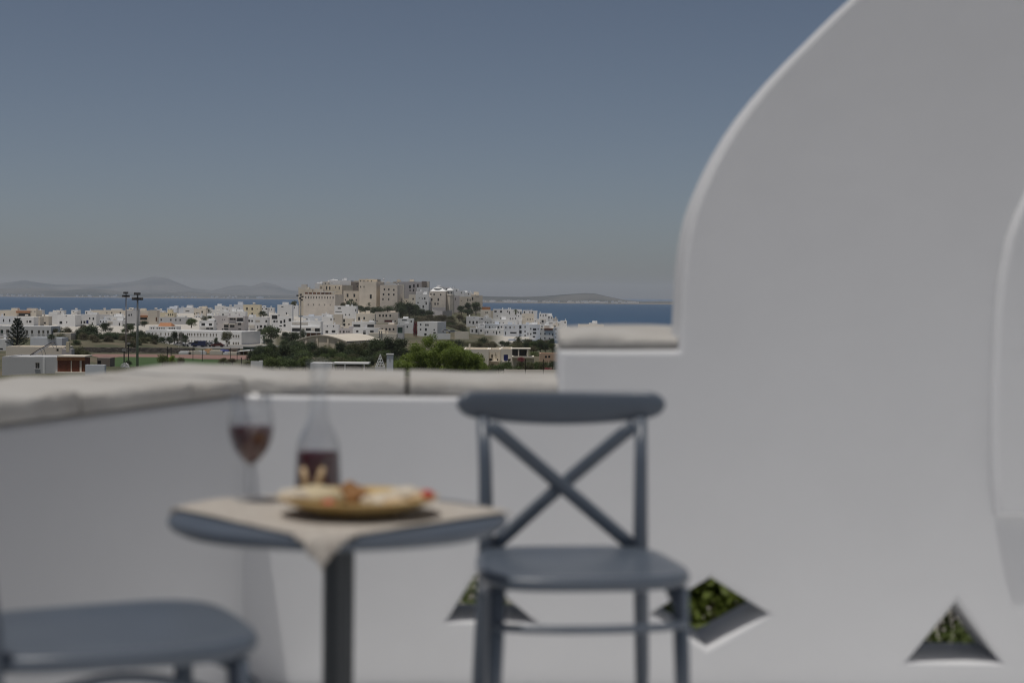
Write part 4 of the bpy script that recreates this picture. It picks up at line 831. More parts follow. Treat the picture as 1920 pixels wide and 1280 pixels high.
LM = [(-3.6, 3.2), (0, 3.2), (3.6, 3.2), (-5.6, 3.2), (-2, 0), (2, 0)]
mast(236, 548, 664, 448, 'tall floodlight mast before the shed roof, standing in a bush', [(-4.5, 8), (-1.5, 8), (1.8, 8), (5, 8), (-2, 2), (2, 2)], .24)
mast(257.5, 549.5, 684, 368, 'tall thick floodlight mast with two lamp tiers rising from the near field', [(-7, 12), (-3.2, 12), (.5, 12), (4, 12), (8, 12), (-3, 2.5), (3, 2.5)], .3)
mast(563.5, 551, 646, 590, 'slender floodlight mast in front of the castle left end', [(-6, 4), (0, 2), (3.5, 6), (-1, 9), (2, 12)], .26)

a, b = at(*zp('B', -40, 830), 455), at(*zp('C', 585, 845), 455)
t = thing('stone_wall', 'long dark dry-stone retaining wall behind the running track', 'wall', (a.x, 455, TRZ - .5)); Wl = b.x - a.x; hA, hB = a.z - TRZ + .5, b.z - TRZ + .5
R4 = random.Random(2); m2 = MB(); nx, nz = 120, 9; g = lambda i, j: (Wl * i / nx, -R4.uniform(0, .14), (hA + (hB - hA) * i / nx) * j / nz)
vv = [g(i, j) for j in range(nz + 1) for i in range(nx + 1)]
m2.add(vv, [(j * (nx + 1) + i, j * (nx + 1) + i + 1, (j + 1) * (nx + 1) + i + 1, (j + 1) * (nx + 1) + i) for j in range(nz) for i in range(nx)])
m2.add([(0, -.07, hA), (Wl, -.07, hB), (Wl, .9, hB), (0, .9, hA), (Wl, .9, 0), (0, .9, 0)], [(0, 1, 2, 3), (3, 2, 4, 5)]); m2.build('masonry', stonewall, t)

CARB = [(-2.1, .35), (-2.1, .8), (-1.9, .95), (-1.25, 1.0), (-.7, 1.45), (.75, 1.45), (1.4, .98), (2.0, .88), (2.12, .6), (2.1, .35)]


def car(p, col, label, rz=0, van=False):
    m = mat('car_' + col, dict(blue=(.02, .03, .09), red=(.10, .015, .012), white=(.6, .6, .6), silver=(.3, .31, .32))[col], .25, .02, 2, spec=.6)
    prof = CARB if not van else [(-2.3, .35), (-2.3, 1.9), (-2.1, 2.0), (1.2, 2.0), (1.9, 1.2), (2.4, 1.0), (2.45, .35)]
    t = thing('parked_car' if not van else 'parked_van', label, 'car' if not van else 'van', p, rz)
    MB().prism(prof, -.85, .85).build('body', m, t)
    gl = [(-1.1, 1.02), (-.65, 1.38), (.7, 1.38), (1.2, 1.02)] if not van else [(.2, 1.25), (.2, 1.85), (1.15, 1.85), (1.6, 1.25)]
    for y0, y1 in ((-.875, -.852), (.852, .875)): MB().prism(gl, y0, y1).build('side_window', win_m, t)
    for x in (-1.3, 1.35):
        for y in (-.86, .86): MB().sweep([(x, y - .1, .33), (x, y + .1, .33)], .33, n=12, side=(0, 0, 1)).build('wheel', black_m, t)
    return t


for z, x, y, Y, c, l, v in (('C', 670, 803, 548, 'blue', 'dark blue van parked on the road before the school', True), ('C', 990, 805, 550, 'red', 'dark red car parked before the school', False), ('C', 545, 805, 552, 'white', 'white car parked behind the dark blue van', False), ('C', 790, 806, 551, 'silver', 'silver car parked between van and red car', False),
                            ('C', 860, 808, 556, 'white', 'white car close behind the dark red car', False), ('C', 345, 805, 552, 'white', 'white car in the shade of the street trees', False), ('G', 1190, 285, 805, 'white', 'white car parked above the long white yard wall', False), ('G', 1295, 300, 800, 'silver', 'silver car parked between the yard walls', False)):
    p = at(*zp(z, x, y), Y); p.z = -15.9 if z == 'C' else p.z; car(p, c, l, rad(FR.uniform(-6, 6) + FR.choice((0, 180))), v)

# earth mound and building yard
p = at(*zp('C', 790, 915), 462); q = 462 / FPX * ZM['C'][2]; m2 = MB(); nn = 40; vv = []
for j in range(12):
    for i in range(nn + 1):
        u_, v_ = i / nn, j / 11; h = math.sin(math.pi * u_) ** .7 * math.sin(math.pi * v_) ** .8 * 95 * q * (1 + .5 * noise.noise(Vector((u_ * 7, v_ * 4, 2)))); vv.append(((u_ - .5) * 430 * q, (v_ - .5) * 7 + 3.5, h - .8))
m2.add(vv, [(j * (nn + 1) + i, j * (nn + 1) + i + 1, (j + 1) * (nn + 1) + i + 1, (j + 1) * (nn + 1) + i) for j in range(11) for i in range(nn)])
o = m2.build('earth_mound', mat('orange_earth', (.30, .18, .085), .95, 0, .5, .5, 3, col2=(.16, .10, .06)), smooth=True); o.location = p; tag(o, 'heap of orange earth beyond the running track', 'mound')
Bd('C', 1130, 850, 1330, 925, 470, [(1180, 880, 40, 30, brown_m), (1270, 900, 60, 26, red_m)], 'dark', 'dark brown brick stores behind the track', name='brick_store', cat='shed', tops=False, parapet=.02, depth=4)
t = thing('open_shed', 'small open shed with a slanting white roof at the track end', 'shed', at(*zp('C', 1318, 965), 448)); q = 448 / FPX * ZM['C'][2]
MB().add([(0, 0, 58 * q), (240 * q, 0, 92 * q), (240 * q, 4, 96 * q), (0, 4, 62 * q), (0, 0, 52 * q), (240 * q, 0, 86 * q), (240 * q, 4, 90 * q), (0, 4, 56 * q)], [(0, 1, 2, 3), (7, 6, 5, 4), (0, 4, 5, 1), (1, 5, 6, 2), (2, 6, 7, 3), (3, 7, 4, 0)]).build('roof', MATS['wall_bright'], t)
for x in (4, 110, 228): MB().box(x * q, .1, -1, x * q + .12, .22, (50 + .14 * x) * q).build('post', metal_m, t)
MB().box(4 * q, 3.4, -1, 150 * q, 3.6, 54 * q).build('back_wall', brown_m, t)
Bd('C', 1425, 822, 1645, 865, 500, [], 'grey', 'dark green site hoarding right of the school', name='site_hoarding', cat='hoarding', tops=False, depth=.15, parapet=.01, parts=[('green_panel', 1426, 824, 1644, 866, .05, -.004, green_m)])
tag(link('tarpaulin', MB().lump(at(*zp('C', 1090, 905), 452), (1.5, .9, .6), 3, .3, .6).mesh('tarpaulin', blue_m, True)), 'crumpled blue tarpaulin in the building yard', 'tarpaulin')
for k, (x, y) in enumerate(((600, 928), (690, 925), (960, 915), (1190, 945), (1270, 945), (430, 935))):
    p = at(*zp('C', x, y), 449); m2 = MB().box(-1.6, -.5, -1, 1.6, .5, .35).box(-1.2, -.4, .352, 1.1, .4, .62); o = m2.build('pallet_stack', MATS['wall_' + ('cream', 'white')[k % 2]]); o.location = p; tag(o, 'low pale stack of blocks in the yard along the track', 'block stack', 'block stacks in the yard')
for x, y0, y1, Y in ((565, 790, 1020, 405), (725, 880, 1040, 400), (1210, 850, 1020, 410), (1322, 930, 1030, 405), (1548, 880, 1035, 395), (128, 830, 1040, 345), (190, 840, 1040, 345), (1395, 1020, 1130, 330)):
    p = at(*zp('C', x, y1), Y); H = (y1 - y0) * ZM['C'][2] * Y / FPX; t = thing('fence_post', 'thin black steel post along the sports ground fence', 'post', p, 0, 'sports ground fence posts')
    MB().sweep([(0, 0, -3), (0, 0, H)], .075, n=6).build('shaft', black_m, t); MB().box(-.12, -.12, H, .12, .12, H + .1).build('cap', black_m, t)
for x, y0, y1, Y in ((755, 900, 1170, 262), (832, 780, 1060, 330)):
    p = at(*zp('B', x, y1), Y); H = (y1 - y0) * ZM['B'][2] * Y / FPX; t = thing('street_lamp', 'thin dark lamp post between the two near masts', 'lamp', p, 0, 'thin dark lamp posts')
    MB().sweep([(0, 0, -2), (0, 0, H)], .09, n=6).build('post', black_m, t); MB().box(-.3, -.2, H, .3, .2, H + .35).build('lamp_head', metal_m, t)
for z, x, y0, y1 in (('H', 1143, 1040, 1250), ('H', 1450, 1040, 1262)):
    p = at(*zp(z, x, y1), 126); H = (y1 - y0) * ZM[z][2] * 126 / FPX; t = thing('fence_post', 'weathered dark post standing at the low boundary wall', 'post', p, 0, 'posts at the boundary wall')
    MB().sweep([(0, 0, -.6), (0, 0, H)], [.035, .03], n=7).build('shaft', mat('post_wood', (.05, .04, .03), .9, .1, 3), t); MB().sweep([(0, 0, H), (0, 0, H + .03)], .034, n=7).build('cap', black_m, t)
for x in (322, 345, 375): 
    p = at(*zp('C', x, 900), 470); t = thing('flag_pole', 'slim pale pole in front of the school trees', 'pole', p, 0, 'slim poles before the school'); H = 300 * ZM['C'][2] * 470 / FPX
    MB().sweep([(0, 0, -2), (0, 0, H)], [.08, .05], n=6).build('shaft', awn_m, t); MB().lump((0, 0, H), (.1, .1, .1), 1, 0).build('finial', awn_m, t)
# white pillar, trellis and roof terrace near the wall
p = at(*zp('R', 1605, 1215), 165); q = 165 / FPX * .15625; t = thing('masonry_pillar', 'white square masonry pillar with a flat cap beside the large tree', 'pillar', p)
MB().box(-38 * q, 0, -3, 38 * q, .6, 150 * q).build('shaft', MATS['wall_blue'], t); MB().box(-44 * q, -.06, 158 * q, 44 * q, .66, 172 * q).build('cap', MATS['wall_white'], t); MB().box(-34 * q, .05, 150 * q, 34 * q, .5, 158 * q).build('slot', win_m, t)
MB().box(-8 * q, -.03, 95 * q, 6 * q, -.003, 120 * q).build('plaque', MATS['wall_grey'], t)
p = at(*zp('R', 1490, 1200), 170); t = thing('white_trellis', 'white triangular lattice frame left of the masonry pillar', 'trellis', p); q = 170 / FPX * .15625
for a_, b_ in (((-55, 0), (0, 150)), ((55, 0), (0, 150)), ((-45, 28), (45, 28)), ((-33, 60), (33, 60)), ((-20, 95), (20, 95)), ((-40, 0), (15, 110)), ((40, 0), (-15, 110)), ((0, 0), (0, 150))):
    MB().sweep([(a_[0] * q, 0, a_[1] * q), (b_[0] * q, 0, b_[1] * q)], .035, n=5).build('bar', MATS['wall_bright'], t)
MB().box(-60 * q, -.2, -1.5, 60 * q, .3, 0).build('base', MATS['wall_grey'], t)
t = thing('roof_pergola', 'low white pergola roof just over the terrace wall', 'pergola', at(*zp('R', 650, 1215), 172)); q = 172 / FPX * .15625
MB().box(270 * q, 0, 50 * q, 700 * q, 2.4, 68 * q).build('roof_slab', MATS['wall_bright'], t); MB().box(0, .2, -1.5, 262 * q, 2.4, 62 * q).build('side_block', MATS['wall_white'], t)
for x in (276, 410, 640): MB().box(x * q, .05, -1.5, (x + 14) * q, .25, 50 * q - .003).build('post', MATS['wall_white'], t)
MB().box(290 * q, 2.1, -1.5, 600 * q, 2.3, 45 * q).build('dark_screen', win_m, t)  # dark panel behind the posts
t = thing('wind_wheel', 'small white fan-bladed garden wind wheel below the near mast', 'wind wheel', at(*zp('B', 770, 1170), 250)); q = 250 / FPX * ZM['B'][2]
for k in range(9):
    a_ = rad(k * 22.5); c, s = math.cos(a_), math.sin(a_); m2 = MB(); w2 = 7 * q
    m2.add([(c * 12 * q + s * w2 * .5, 0, s * 12 * q - c * w2 * .5), (c * 12 * q - s * w2 * .5, 0, s * 12 * q + c * w2 * .5), (c * 78 * q - s * w2 * 1.4, .05, s * 78 * q + c * w2 * 1.4), (c * 78 * q + s * w2 * 1.4, -.05, s * 78 * q - c * w2 * 1.4)], [(0, 1, 2, 3)]); b_ = m2.build('blade', MATS['wall_bright'], t)
    sm = b_.modifiers.new('thick', 'SOLIDIFY'); sm.thickness = .03
MB().sweep([(0, .1, -2), (0, .1, 0)], .07, n=6).build('post', MATS['wall_bright'], t); MB().sweep([(0, -.05, 0), (0, .15, 0)], 12 * q, n=10, side=(1, 0, 0)).build('hub', MATS['wall_grey'], t)
Bd('C', 1555, 1070, 1700, 1200, 290, [], 'bright', 'low white gatehouse wall beside the track end', name='gate_wall', cat='wall', tops=False, depth=.5, parapet=.02, ground=False)
Bd('C', 1700, 1060, 1755, 1200, 288, [], 'bright', 'white gate pillar at the end of the gatehouse wall', name='gate_pillar', cat='pillar', tops=False, depth=.8, parapet=.02, ground=False)

# ------------------------------------------------------------------ the terrace
YW = 4.6
P2 = lambda px, py, Y=YW: (at(px, py, Y).x, at(px, py, Y).z)
tag(MB().add([(-4, -2.5, 0), (4.5, -2.5, 0), (4.5, 4.58, 0), (-4, 4.58, 0), (-4, -2.5, -.3), (4.5, -2.5, -.3), (4.5, 4.58, -.3), (-4, 4.58, -.3)], [(0, 1, 2, 3), (0, 4, 5, 1), (1, 5, 6, 2), (2, 6, 7, 3), (3, 7, 4, 0)]).build('terrace_floor', concrete), kind='structure')
C0 = at(458, 710, YW); ld = Vector((-.264, -.964, 0)).normalized(); lp = Vector((-ld.y * -1, ld.x * -1, 0)); lp = Vector((ld.y, -ld.x, 0))   # along the left wall, and outwards from it
if lp.x > 0: lp = -lp
zlip = at(600, 742, YW).z; ztop = at(600, 711, YW).z

fw_ = thing('terrace_wall', 'white plastered terrace wall rising from a stone-coped parapet to a tall arch with cut-out openings', 'wall', (0, 0, 0)); aw = fw_
xs0, xs1 = C0.x - .1, at(1046, 700, YW).x
hole1 = [P2(893, 1074), P2(1003, 1166), P2(838, 1163)]

lw = thing('side_parapet', 'shaded white terrace parapet with stone coping running in from the left', 'wall', (0, 0, 0))
m2 = MB(); E0, E1 = C0 + Vector((0, 0, 0)), C0 + ld * 5.2
prof = [(0, -.2), (0, zlip - .018), (-.006, zlip - .005), (-.02, zlip), (-.38, zlip), (-.38, -.2)]
vv = []
for e in [E0 + (E1 - E0) * (i / 20) for i in range(21)]:
    for d, z in prof: v = Vector((e.x, e.y, 0)) - lp * d; vv.append((v.x, v.y, z))
k = len(prof)
m2.add(vv, [(i * k + j, i * k + (j + 1) % k, (i + 1) * k + (j + 1) % k, (i + 1) * k + j) for i in range(20) for j in range(k)] + [tuple(range(k)), tuple(20 * k + j for j in range(k - 1, -1, -1))])
auto_smooth(m2.build('wall_body', plaster, lw), 50)
SIL = ([-3000, -300, 0, 100, 200, 250, 300, 340, 420, 460, 500, 700, 900, 1046, 1300], [900, 745, 709, 705, 697, 689, 682, 679, 680, 684, 690, 692, 695, 697, 700])


def coping(parent, inn, out, nseg, zi0, zt, seed, name='coping_slab'):
    """one rough stone slab: inn / out are its inner and outer top edges as functions of 0..1"""
    m2 = MB(); vv = []; cs = 12
    for i in range(nseg + 1):
        f = i / nseg; a, b = Vector(inn(f)), Vector(out(f)); d = (b - a); d.z = 0; dn = d.normalized()
        n1 = noise.noise(Vector((a.x * 6, a.y * 6, seed))) * .007; n2 = noise.noise(Vector((a.x * 9, a.y * 9, seed + 5))) * .006
        zt_ = a.z; ring = [(.03, zi0), (.0, zi0 + .003), (-.002, zi0 + .02), (.0, zt_ - .016), (.006, zt_ - .005), (.02, zt_)]
        pts = [Vector((a.x, a.y, 0)) + dn * (r_[0] + (n2 if j in (2, 3) else n1 * .6 if j in (1, 4) else 0)) + Vector((0, 0, r_[1] + (n1 if j >= 3 else 0))) for j, r_ in enumerate(ring)]
        for g in (.2, .4, .6, .8, .95):
            h = a.z + (b.z - a.z) * g; q = a.lerp(b, g); pts.append(Vector((q.x, q.y, h + .006 * noise.noise(Vector((q.x * 5, q.y * 5, seed))))))
        pts.append(Vector((b.x, b.y, b.z - .012))); pts.append(Vector((b.x, b.y, b.z - .07)))
        vv += pts; k = len(pts)
    m2.add(vv, [(i * k + j, i * k + j + 1, (i + 1) * k + j + 1, (i + 1) * k + j) for i in range(nseg) for j in range(k - 1)] + [(i * k + k - 1, i * k, (i + 1) * k, (i + 1) * k + k - 1) for i in range(nseg)] + [tuple(range(k)), tuple(nseg * k + j for j in range(k - 1, -1, -1))])
    return auto_smooth(m2.build(name, coping_m, parent), 48)


mortar = mat('dark_mortar', (.07, .065, .055), .95, .2, 20)


def front_in(px): p = at(px, 711, YW + .014); return Vector((p.x, p.y, ztop))


def outer(px, Y): p = at(px, float(np.interp(px, *SIL)), Y); return p


oc = 205.
for k_, (a_, b_, oa, ob) in enumerate(((461.5, 759.5, oc, 759.5), (767.5, 1052, 767.5, 1052))):
    coping(fw_, lambda f: front_in(a_ + (b_ - a_) * f), lambda f: outer(oa + (ob - oa) * f, 5.2), 40, zlip + .002, ztop, 3 + k_)
for px in (459, 763.5):
    a_ = front_in(px); MB().box(a_.x - .009, a_.y + .012, zlip - .002, a_.x + .009, a_.y + .3, ztop - .006).build('mortar_joint', mortar, fw_)
sp = {}
for px in (456, 359.5, 357, 149.5, 146.5, -200, -203, -700):
    lo, hi = 0., 4.4
    for _ in range(50):
        m_ = (lo + hi) / 2; v = C0 + ld * m_
        if pix((v.x, v.y, ztop))[0] > px: lo = m_
        else: hi = m_
    sp[px] = lo
for k_, (a_, b_) in enumerate(((456, 359.5), (357, 149.5), (146.5, -200), (-203, -700))):
    def fi(f): v = C0 + ld * (sp[a_] + (sp[b_] - sp[a_]) * f) - lp * .004; return Vector((v.x, v.y, ztop + .006 * k_))
    def fo(f):
        s = sp[a_] + (sp[b_] - sp[a_]) * f
        oX = at(oc - 6, 697, 5.2); e = Vector((oX.x, oX.y, 0)) + ld * (s * 1.12); px = pix((e.x, e.y, ztop))[0]
        return Vector((e.x, e.y, outer(max(px, -60), e.y).z if px > -60 else ztop))
    coping(lw, fi, fo, 30, zlip + .002, ztop, 9 + k_)

# tall arched wall with the step
YB = YW
arch = [(1272, 656), (1275, 630), (1277, 600), (1278.5, 560), (1281, 520), (1285, 480), (1291, 440), (1300, 400), (1314, 362), (1332, 322), (1354, 280), (1378, 240), (1404, 203), (1432, 168), (1462, 134), (1494, 100), (1528, 66), (1562, 32), (1597, -2), (1640, -42), (1690, -84), (1750, -126), (1820, -164), (1900, -196), (2000, -222), (2110, -230), (2220, -215), (2330, -175), (2430, -110), (2520, -20), (2590, 100), (2640, 250), (2665, 420), (2670, 640)]
ol = [(xs0, -.2), (xs0, zlip), (P2(1047, 656, YB)[0], zlip), P2(1047, 656, YB), P2(1180, 656, YB), P2(1262, 656, YB)] + [P2(x, y, YB) for x, y in arch] + [(P2(2670, 640, YB)[0], -.2)]
hole2 = [P2(1333, 1082, YB), P2(1441, 1150, YB), P2(1326, 1214, YB), P2(1221, 1150, YB)]
hole3 = [P2(1795, 1127, YB), P2(1877, 1241, YB), P2(1703, 1239, YB)]
slab_curve('wall_body', ol, [hole1, hole2, hole3], YB, YB + .27, .015, plaster, aw)
zi, zs = at(1160, 655.5, YB).z + .002, at(1160, 630, YB).z
coping(aw, lambda f: (lambda p: Vector((p.x, p.y, zs + .01 * math.sin(f * 5))))(at(1048 + 222 * f, 630, YB + .012)), lambda f: at(1044 + 250 * f, 611 - 2 * math.sin(3 * f), 5.15), 30, zi, zs, 31)
nm = slab_curve('arched_buttress', [P2(x, y, 4.564) for x, y in ((1870, 968), (1864, 900), (1862, 820), (1864, 700), (1870, 580), (1879, 510), (1892, 445), (1910, 398), (1936, 345), (1980, 290), (2050, 250), (2130, 245), (2200, 280), (2250, 350), (2270, 480), (2275, 968))], [], 4.564, 4.66, .018, plaster)
tag(nm, 'projecting rounded white buttress on the arched wall edge', 'buttress')

hw = thing('bounce_wall', 'added white bounce wall, out of view at the right side of the terrace', 'wall', (0, 0, 0))  # unseen wall added to bounce light onto the left parapet
MB().box(2.0, -2.4, -.2, 2.4, 4.55, 2.6).build('wall_body', plaster, hw); MB().box(1.95, -2.45, 2.6, 2.45, 4.55, 2.68).build('cornice', plaster, hw)

# shrubs seen through the openings
for px, py, Y, s, nl, lf, lb in ((1352, 1120, 5.72, .40, 11000, 'light', 'leafy light green shrub seen through the diamond opening'), (1795, 1150, 5.72, .40, 15000, 'mid', 'small-leaved dark green shrub seen through the right triangular opening'), (905, 1120, 5.65, .38, 7000, 'mid', 'shrub behind the triangular opening under the chair')):
    p = at(px, py, Y); t = thing('garden_shrub', lb, 'shrub', (p.x, p.y, -.36)); R5 = random.Random(int(px))
    cl = [((R5.uniform(-1, 1) * s, R5.uniform(-.6, .6) * s, R5.uniform(.1, 1.1) * s + .12), [R5.uniform(.07, .13)] * 3) for _ in range(36)]
    me = leaf_mesh('leaves', cl, nl, .024 if lf == 'light' else .013, int(px), .3); me.materials[0] = MATS['leaf_' + ('shrub' if lf == 'light' else 'light')]; link('leaves', me, t)
    st = MB()
    for k in range(7): a_ = k * .9; st.sweep([(0, 0, -.05), (.08 * math.cos(a_), .06 * math.sin(a_), .2), (.2 * math.cos(a_), .12 * math.sin(a_), .42)], [.009, .007, .003], n=5)
    st.build('stems', bark, t)

# ------------------------------------------------------------------ table, chairs, drinks and food
TZ, TX, TY, TRd = .658, -.316, 3.14, .311
t = thing('bistro_table', 'round grey bistro table on a fluted dark pole', 'table', (TX, TY, 0))
auto_smooth(MB().lathe([(0, TZ - .030), (TRd - .045, TZ - .030), (TRd - .020, TZ - .027), (TRd - .006, TZ - .020), (TRd, TZ - .011), (TRd - .002, TZ - .004), (TRd - .010, TZ), (0, TZ)], 96).build('table_top', grey_metal, t), 35)
fl = MB(); n = 48; vv = []
for z in (.03, TZ - .032):
    for k in range(n): a_ = 2 * math.pi * k / n; r_ = .0265 + .0022 * math.cos(a_ * 8); vv.append((r_ * math.cos(a_), r_ * math.sin(a_), z))
fl.add(vv, [(k, (k + 1) % n, n + (k + 1) % n, n + k) for k in range(n)]); fl.build('pole', dark_metal, t, True)
auto_smooth(MB().lathe([(0, TZ - .033), (.12, TZ - .033), (.12, TZ - .042), (.03, TZ - .06), (0, TZ - .06)], 32).build('top_bracket', dark_metal, t), 30)
auto_smooth(MB().lathe([(0, .034), (.03, .034), (.19, .018), (.21, .012), (.21, 0), (0, 0)], 48).build('base_plate', dark_metal, t), 30)

# cloth
Lc, Fc, Rc, Bc = Vector((-.672, 3.225)), Vector((-.312, 2.770)), Vector((.006, 3.165)), Vector((-.33, 3.50)); G = 56; vv = []
for j in range(G + 1):
    for i in range(G + 1):
        u_, v_ = i / G, j / G; p = (Lc.lerp(Fc, u_)).lerp(Bc.lerp(Rc, u_), v_)
        e = min(u_, v_, 1 - u_, 1 - v_); sc = .006 * math.sin((u_ + v_ * 1.7) * 95) if e < .02 else 0
        d = p - Vector((TX, TY)); r_ = d.length + sc; z = TZ + .004 + .0012 * noise.noise(Vector((p.x * 14, p.y * 14, 0)))
        if r_ > TRd - .006:
            x = r_ - (TRd - .006); a_ = min(x / .016, 1.45); ro = TRd - .006 + .016 * math.sin(a_) + max(x - .0232, 0) * .12; z = z - .016 * (1 - math.cos(a_)) - max(x - .0232, 0) * .98; d = d.normalized() * ro * (1 + .012 * math.sin(math.atan2(d.y, d.x) * 34))
        vv.append((TX + d.x, TY + d.y, z))
o = MB().add(vv, [(j * (G + 1) + i, j * (G + 1) + i + 1, (j + 1) * (G + 1) + i + 1, (j + 1) * (G + 1) + i) for j in range(G) for i in range(G)]).build('lace_cloth', lace, None, True)
sm = o.modifiers.new('thick', 'SOLIDIFY'); sm.thickness = .0016; sm.offset = 1; tag(o, 'cream lace cloth draped cornerwise over the round table', 'tablecloth')
CT = TZ + .0075


def chair_proto():
    c = thing('cross_back_chair', 'grey cross-back chair facing the camera beside the bistro table', 'chair', (0, 0, 0), 0, 'grey cross-back chairs')
    SZ = .524
    n = 64
    def outline(s, dz):
        r_ = []
        for k in range(n):
            a_ = 2 * math.pi * k / n; cx, sy = math.cos(a_), math.sin(a_); pw = .46
            x = math.copysign(abs(cx) ** pw, cx); y = math.copysign(abs(sy) ** pw, sy)
            wd = .219 - .026 * (y + 1) / 2; bow = -.018 * (1 - x * x) if y < 0 else .008 * (1 - x * x)
            r_.append((x * wd * s, y * .205 * s + bow * s, dz))
        return r_
    rings = [outline(.2, SZ - .030), outline(.93, SZ - .030), outline(.985, SZ - .026), outline(1, SZ - .015), outline(.992, SZ - .006), outline(.965, SZ - .0005), outline(.85, SZ - .004), outline(.6, SZ - .009), outline(.3, SZ - .011)]
    m2 = MB().add([p for r_ in rings for p in r_], [(i * n + k, i * n + (k + 1) % n, (i + 1) * n + (k + 1) % n, (i + 1) * n + k) for i in range(len(rings) - 1) for k in range(n)] + [tuple(range(n - 1, -1, -1)), tuple((len(rings) - 1) * n + k for k in range(n))])
    m2.build('seat', grey_paint, c, True)
    for s in (-1, 1):
        MB().sweep([(s * .180, -.165, SZ - .03), (s * .186, -.172, .30), (s * .196, -.188, .0)], [.0165, .0155, .0125], n=14).build('front_leg', grey_paint, c, True)
        MB().sweep([(s * .186, .245, .0), (s * .178, .205, .25), (s * .170, .188, .46), (s * .168, .19, .56), (s * .170, .205, .70), (s * .174, .228, .80)], [.0125, .016, .0165, .016, .0145, .013], [.0125, .016, .018, .017, .015, .012], n=14).build('back_post', grey_paint, c, True)
        # cross brace from upper (s) to lower (-s)
        pts = [];
        for i in range(13):
            f = i / 12; x = s * (.160 - .312 * f); pts.append((x, .222 - .030 * f + .022 * math.sin(math.pi * f) + s * .004, .785 - .262 * f))
        MB().sweep(pts, .0155, .0075, n=12, side=(0, 0, 1), power=3.2).build('cross_brace', grey_paint, c, True)
    pts = []; hs = []
    for i in range(41):
        f = math.sin(math.pi * (i / 40 - .5)); e = max(0, (abs(f) - .80) / .20); pts.append((f * .228, .232 - .030 * f * f + .03,   .818 + .012 * f * f)); hs.append(max(  .0365 * (1 - .28 * f * f) * math.sqrt(max(1 - e ** 3.0, 0)), .004))
    MB().sweep(pts, hs, [.010] * 41, n=14, side=(0, 0, 1), power=3.0).build('top_rail', grey_paint, c, True)
    pts = [(.185 * math.cos(a_) if abs(math.cos(a_)) < .999 else .185 * math.copysign(1, math.cos(a_)), -.172 - .055 * math.sin(a_), .425) for a_ in [math.pi * i / 20 for i in range(21)]]
    MB().sweep(pts, .0085, n=10, side=(0, 0, 1)).build('front_stretcher', grey_paint, c, True)
    for s in (-1, 1):
        pts = [(s * (.185 - .012 * i / 12 + .0), -.17 + .36 * i / 12, .425 + .055 * math.sin(math.pi * i / 12)) for i in range(13)]
        MB().sweep(pts, .0085, n=10, side=(0, 0, 1)).build('side_stretcher', grey_paint, c, True)
    return c


ch = chair_proto(); ch.location = (.137, 3.48, 0); ch.rotation_euler = (0, 0, rad(6.5))
c2 = copy_tree(ch); c2.location = (-0.655, 2.74, 0); c2.rotation_euler = (0, 0, rad(114)); c2.scale = (1.04, 1.04, 1); c2['label'] = 'grey cross-back chair turned sideways near the shaded side parapet'

# glass materials: thin clear walls, fresnel reflection over see-through
def thin_glass(name, tint):
    m = bpy.data.materials.new(name); m.use_nodes = True; N = m.node_tree.nodes; K = m.node_tree.links; N.remove(N['Principled BSDF'])
    tr = N.new('ShaderNodeBsdfTransparent'); tr.inputs[0].default_value = (*tint, 1); gl = N.new('ShaderNodeBsdfGlossy'); gl.inputs['Roughness'].default_value = .2
    lw_ = N.new('ShaderNodeLayerWeight'); lw_.inputs[0].default_value = .5; mx = N.new('ShaderNodeMixShader')
    po = N.new('ShaderNodeMath'); po.operation = 'POWER'; po.inputs[1].default_value = 2.4; K.new(lw_.outputs['Facing'], po.inputs[0])
    ma = N.new('ShaderNodeMath'); ma.operation = 'MULTIPLY_ADD'; ma.inputs[1].default_value = .55; ma.inputs[2].default_value = .055; K.new(po.outputs[0], ma.inputs[0]); K.new(ma.outputs[0], mx.inputs[0]); K.new(tr.outputs[0], mx.inputs[1]); K.new(gl.outputs[0], mx.inputs[2]); K.new(mx.outputs[0], N['Material Output'].inputs[0]); return m


glass = thin_glass('clear_glass', (.975, .98, .985))
wine_m = bpy.data.materials.new('red_wine'); wine_m.use_nodes = True; b = wine_m.node_tree.nodes['Principled BSDF']
b.inputs['Base Color'].default_value = (.085, .003, .007, 1); b.inputs['Roughness'].default_value = .06; b.inputs['Transmission Weight'].default_value = .1; b.inputs['IOR'].default_value = 1.34
p = at(470, 946, 3.27); t = thing('wine_glass', 'stemmed glass part filled with red wine', 'wine glass', (p.x, 3.27, CT))
pr = [(0, .002), (.030, .002), (.0325, .003), (.031, .005), (.012, .009), (.0055, .016), (.0042, .035), (.0045, .054), (.0075, .064), (.019, .078), (.034, .099), (.0415, .124), (.0435, .138), (.0425, .155), (.0395, .178), (.0365, .203), (.0355, .2035), (.0385, .178), (.0415, .155), (.0425, .138), (.0405, .124), (.033, .100), (.018, .0795), (.004, .068), (0, .067)]
MB().lathe(pr, 56).build('glass_body', glass, t, True)
auto_smooth(MB().lathe([(0, .0685), (.004, .0692), (.0175, .0805), (.0325, .1008), (.0400, .1245), (.0418, .137), (.0418, .1425), (.0395, .1435), (0, .1435)], 56).build('red_wine', wine_m, t), 60)
p = at(596, 938, 3.33); t = thing('wine_carafe', 'clear long-necked carafe half full of red wine', 'carafe', (p.x, 3.33, CT))
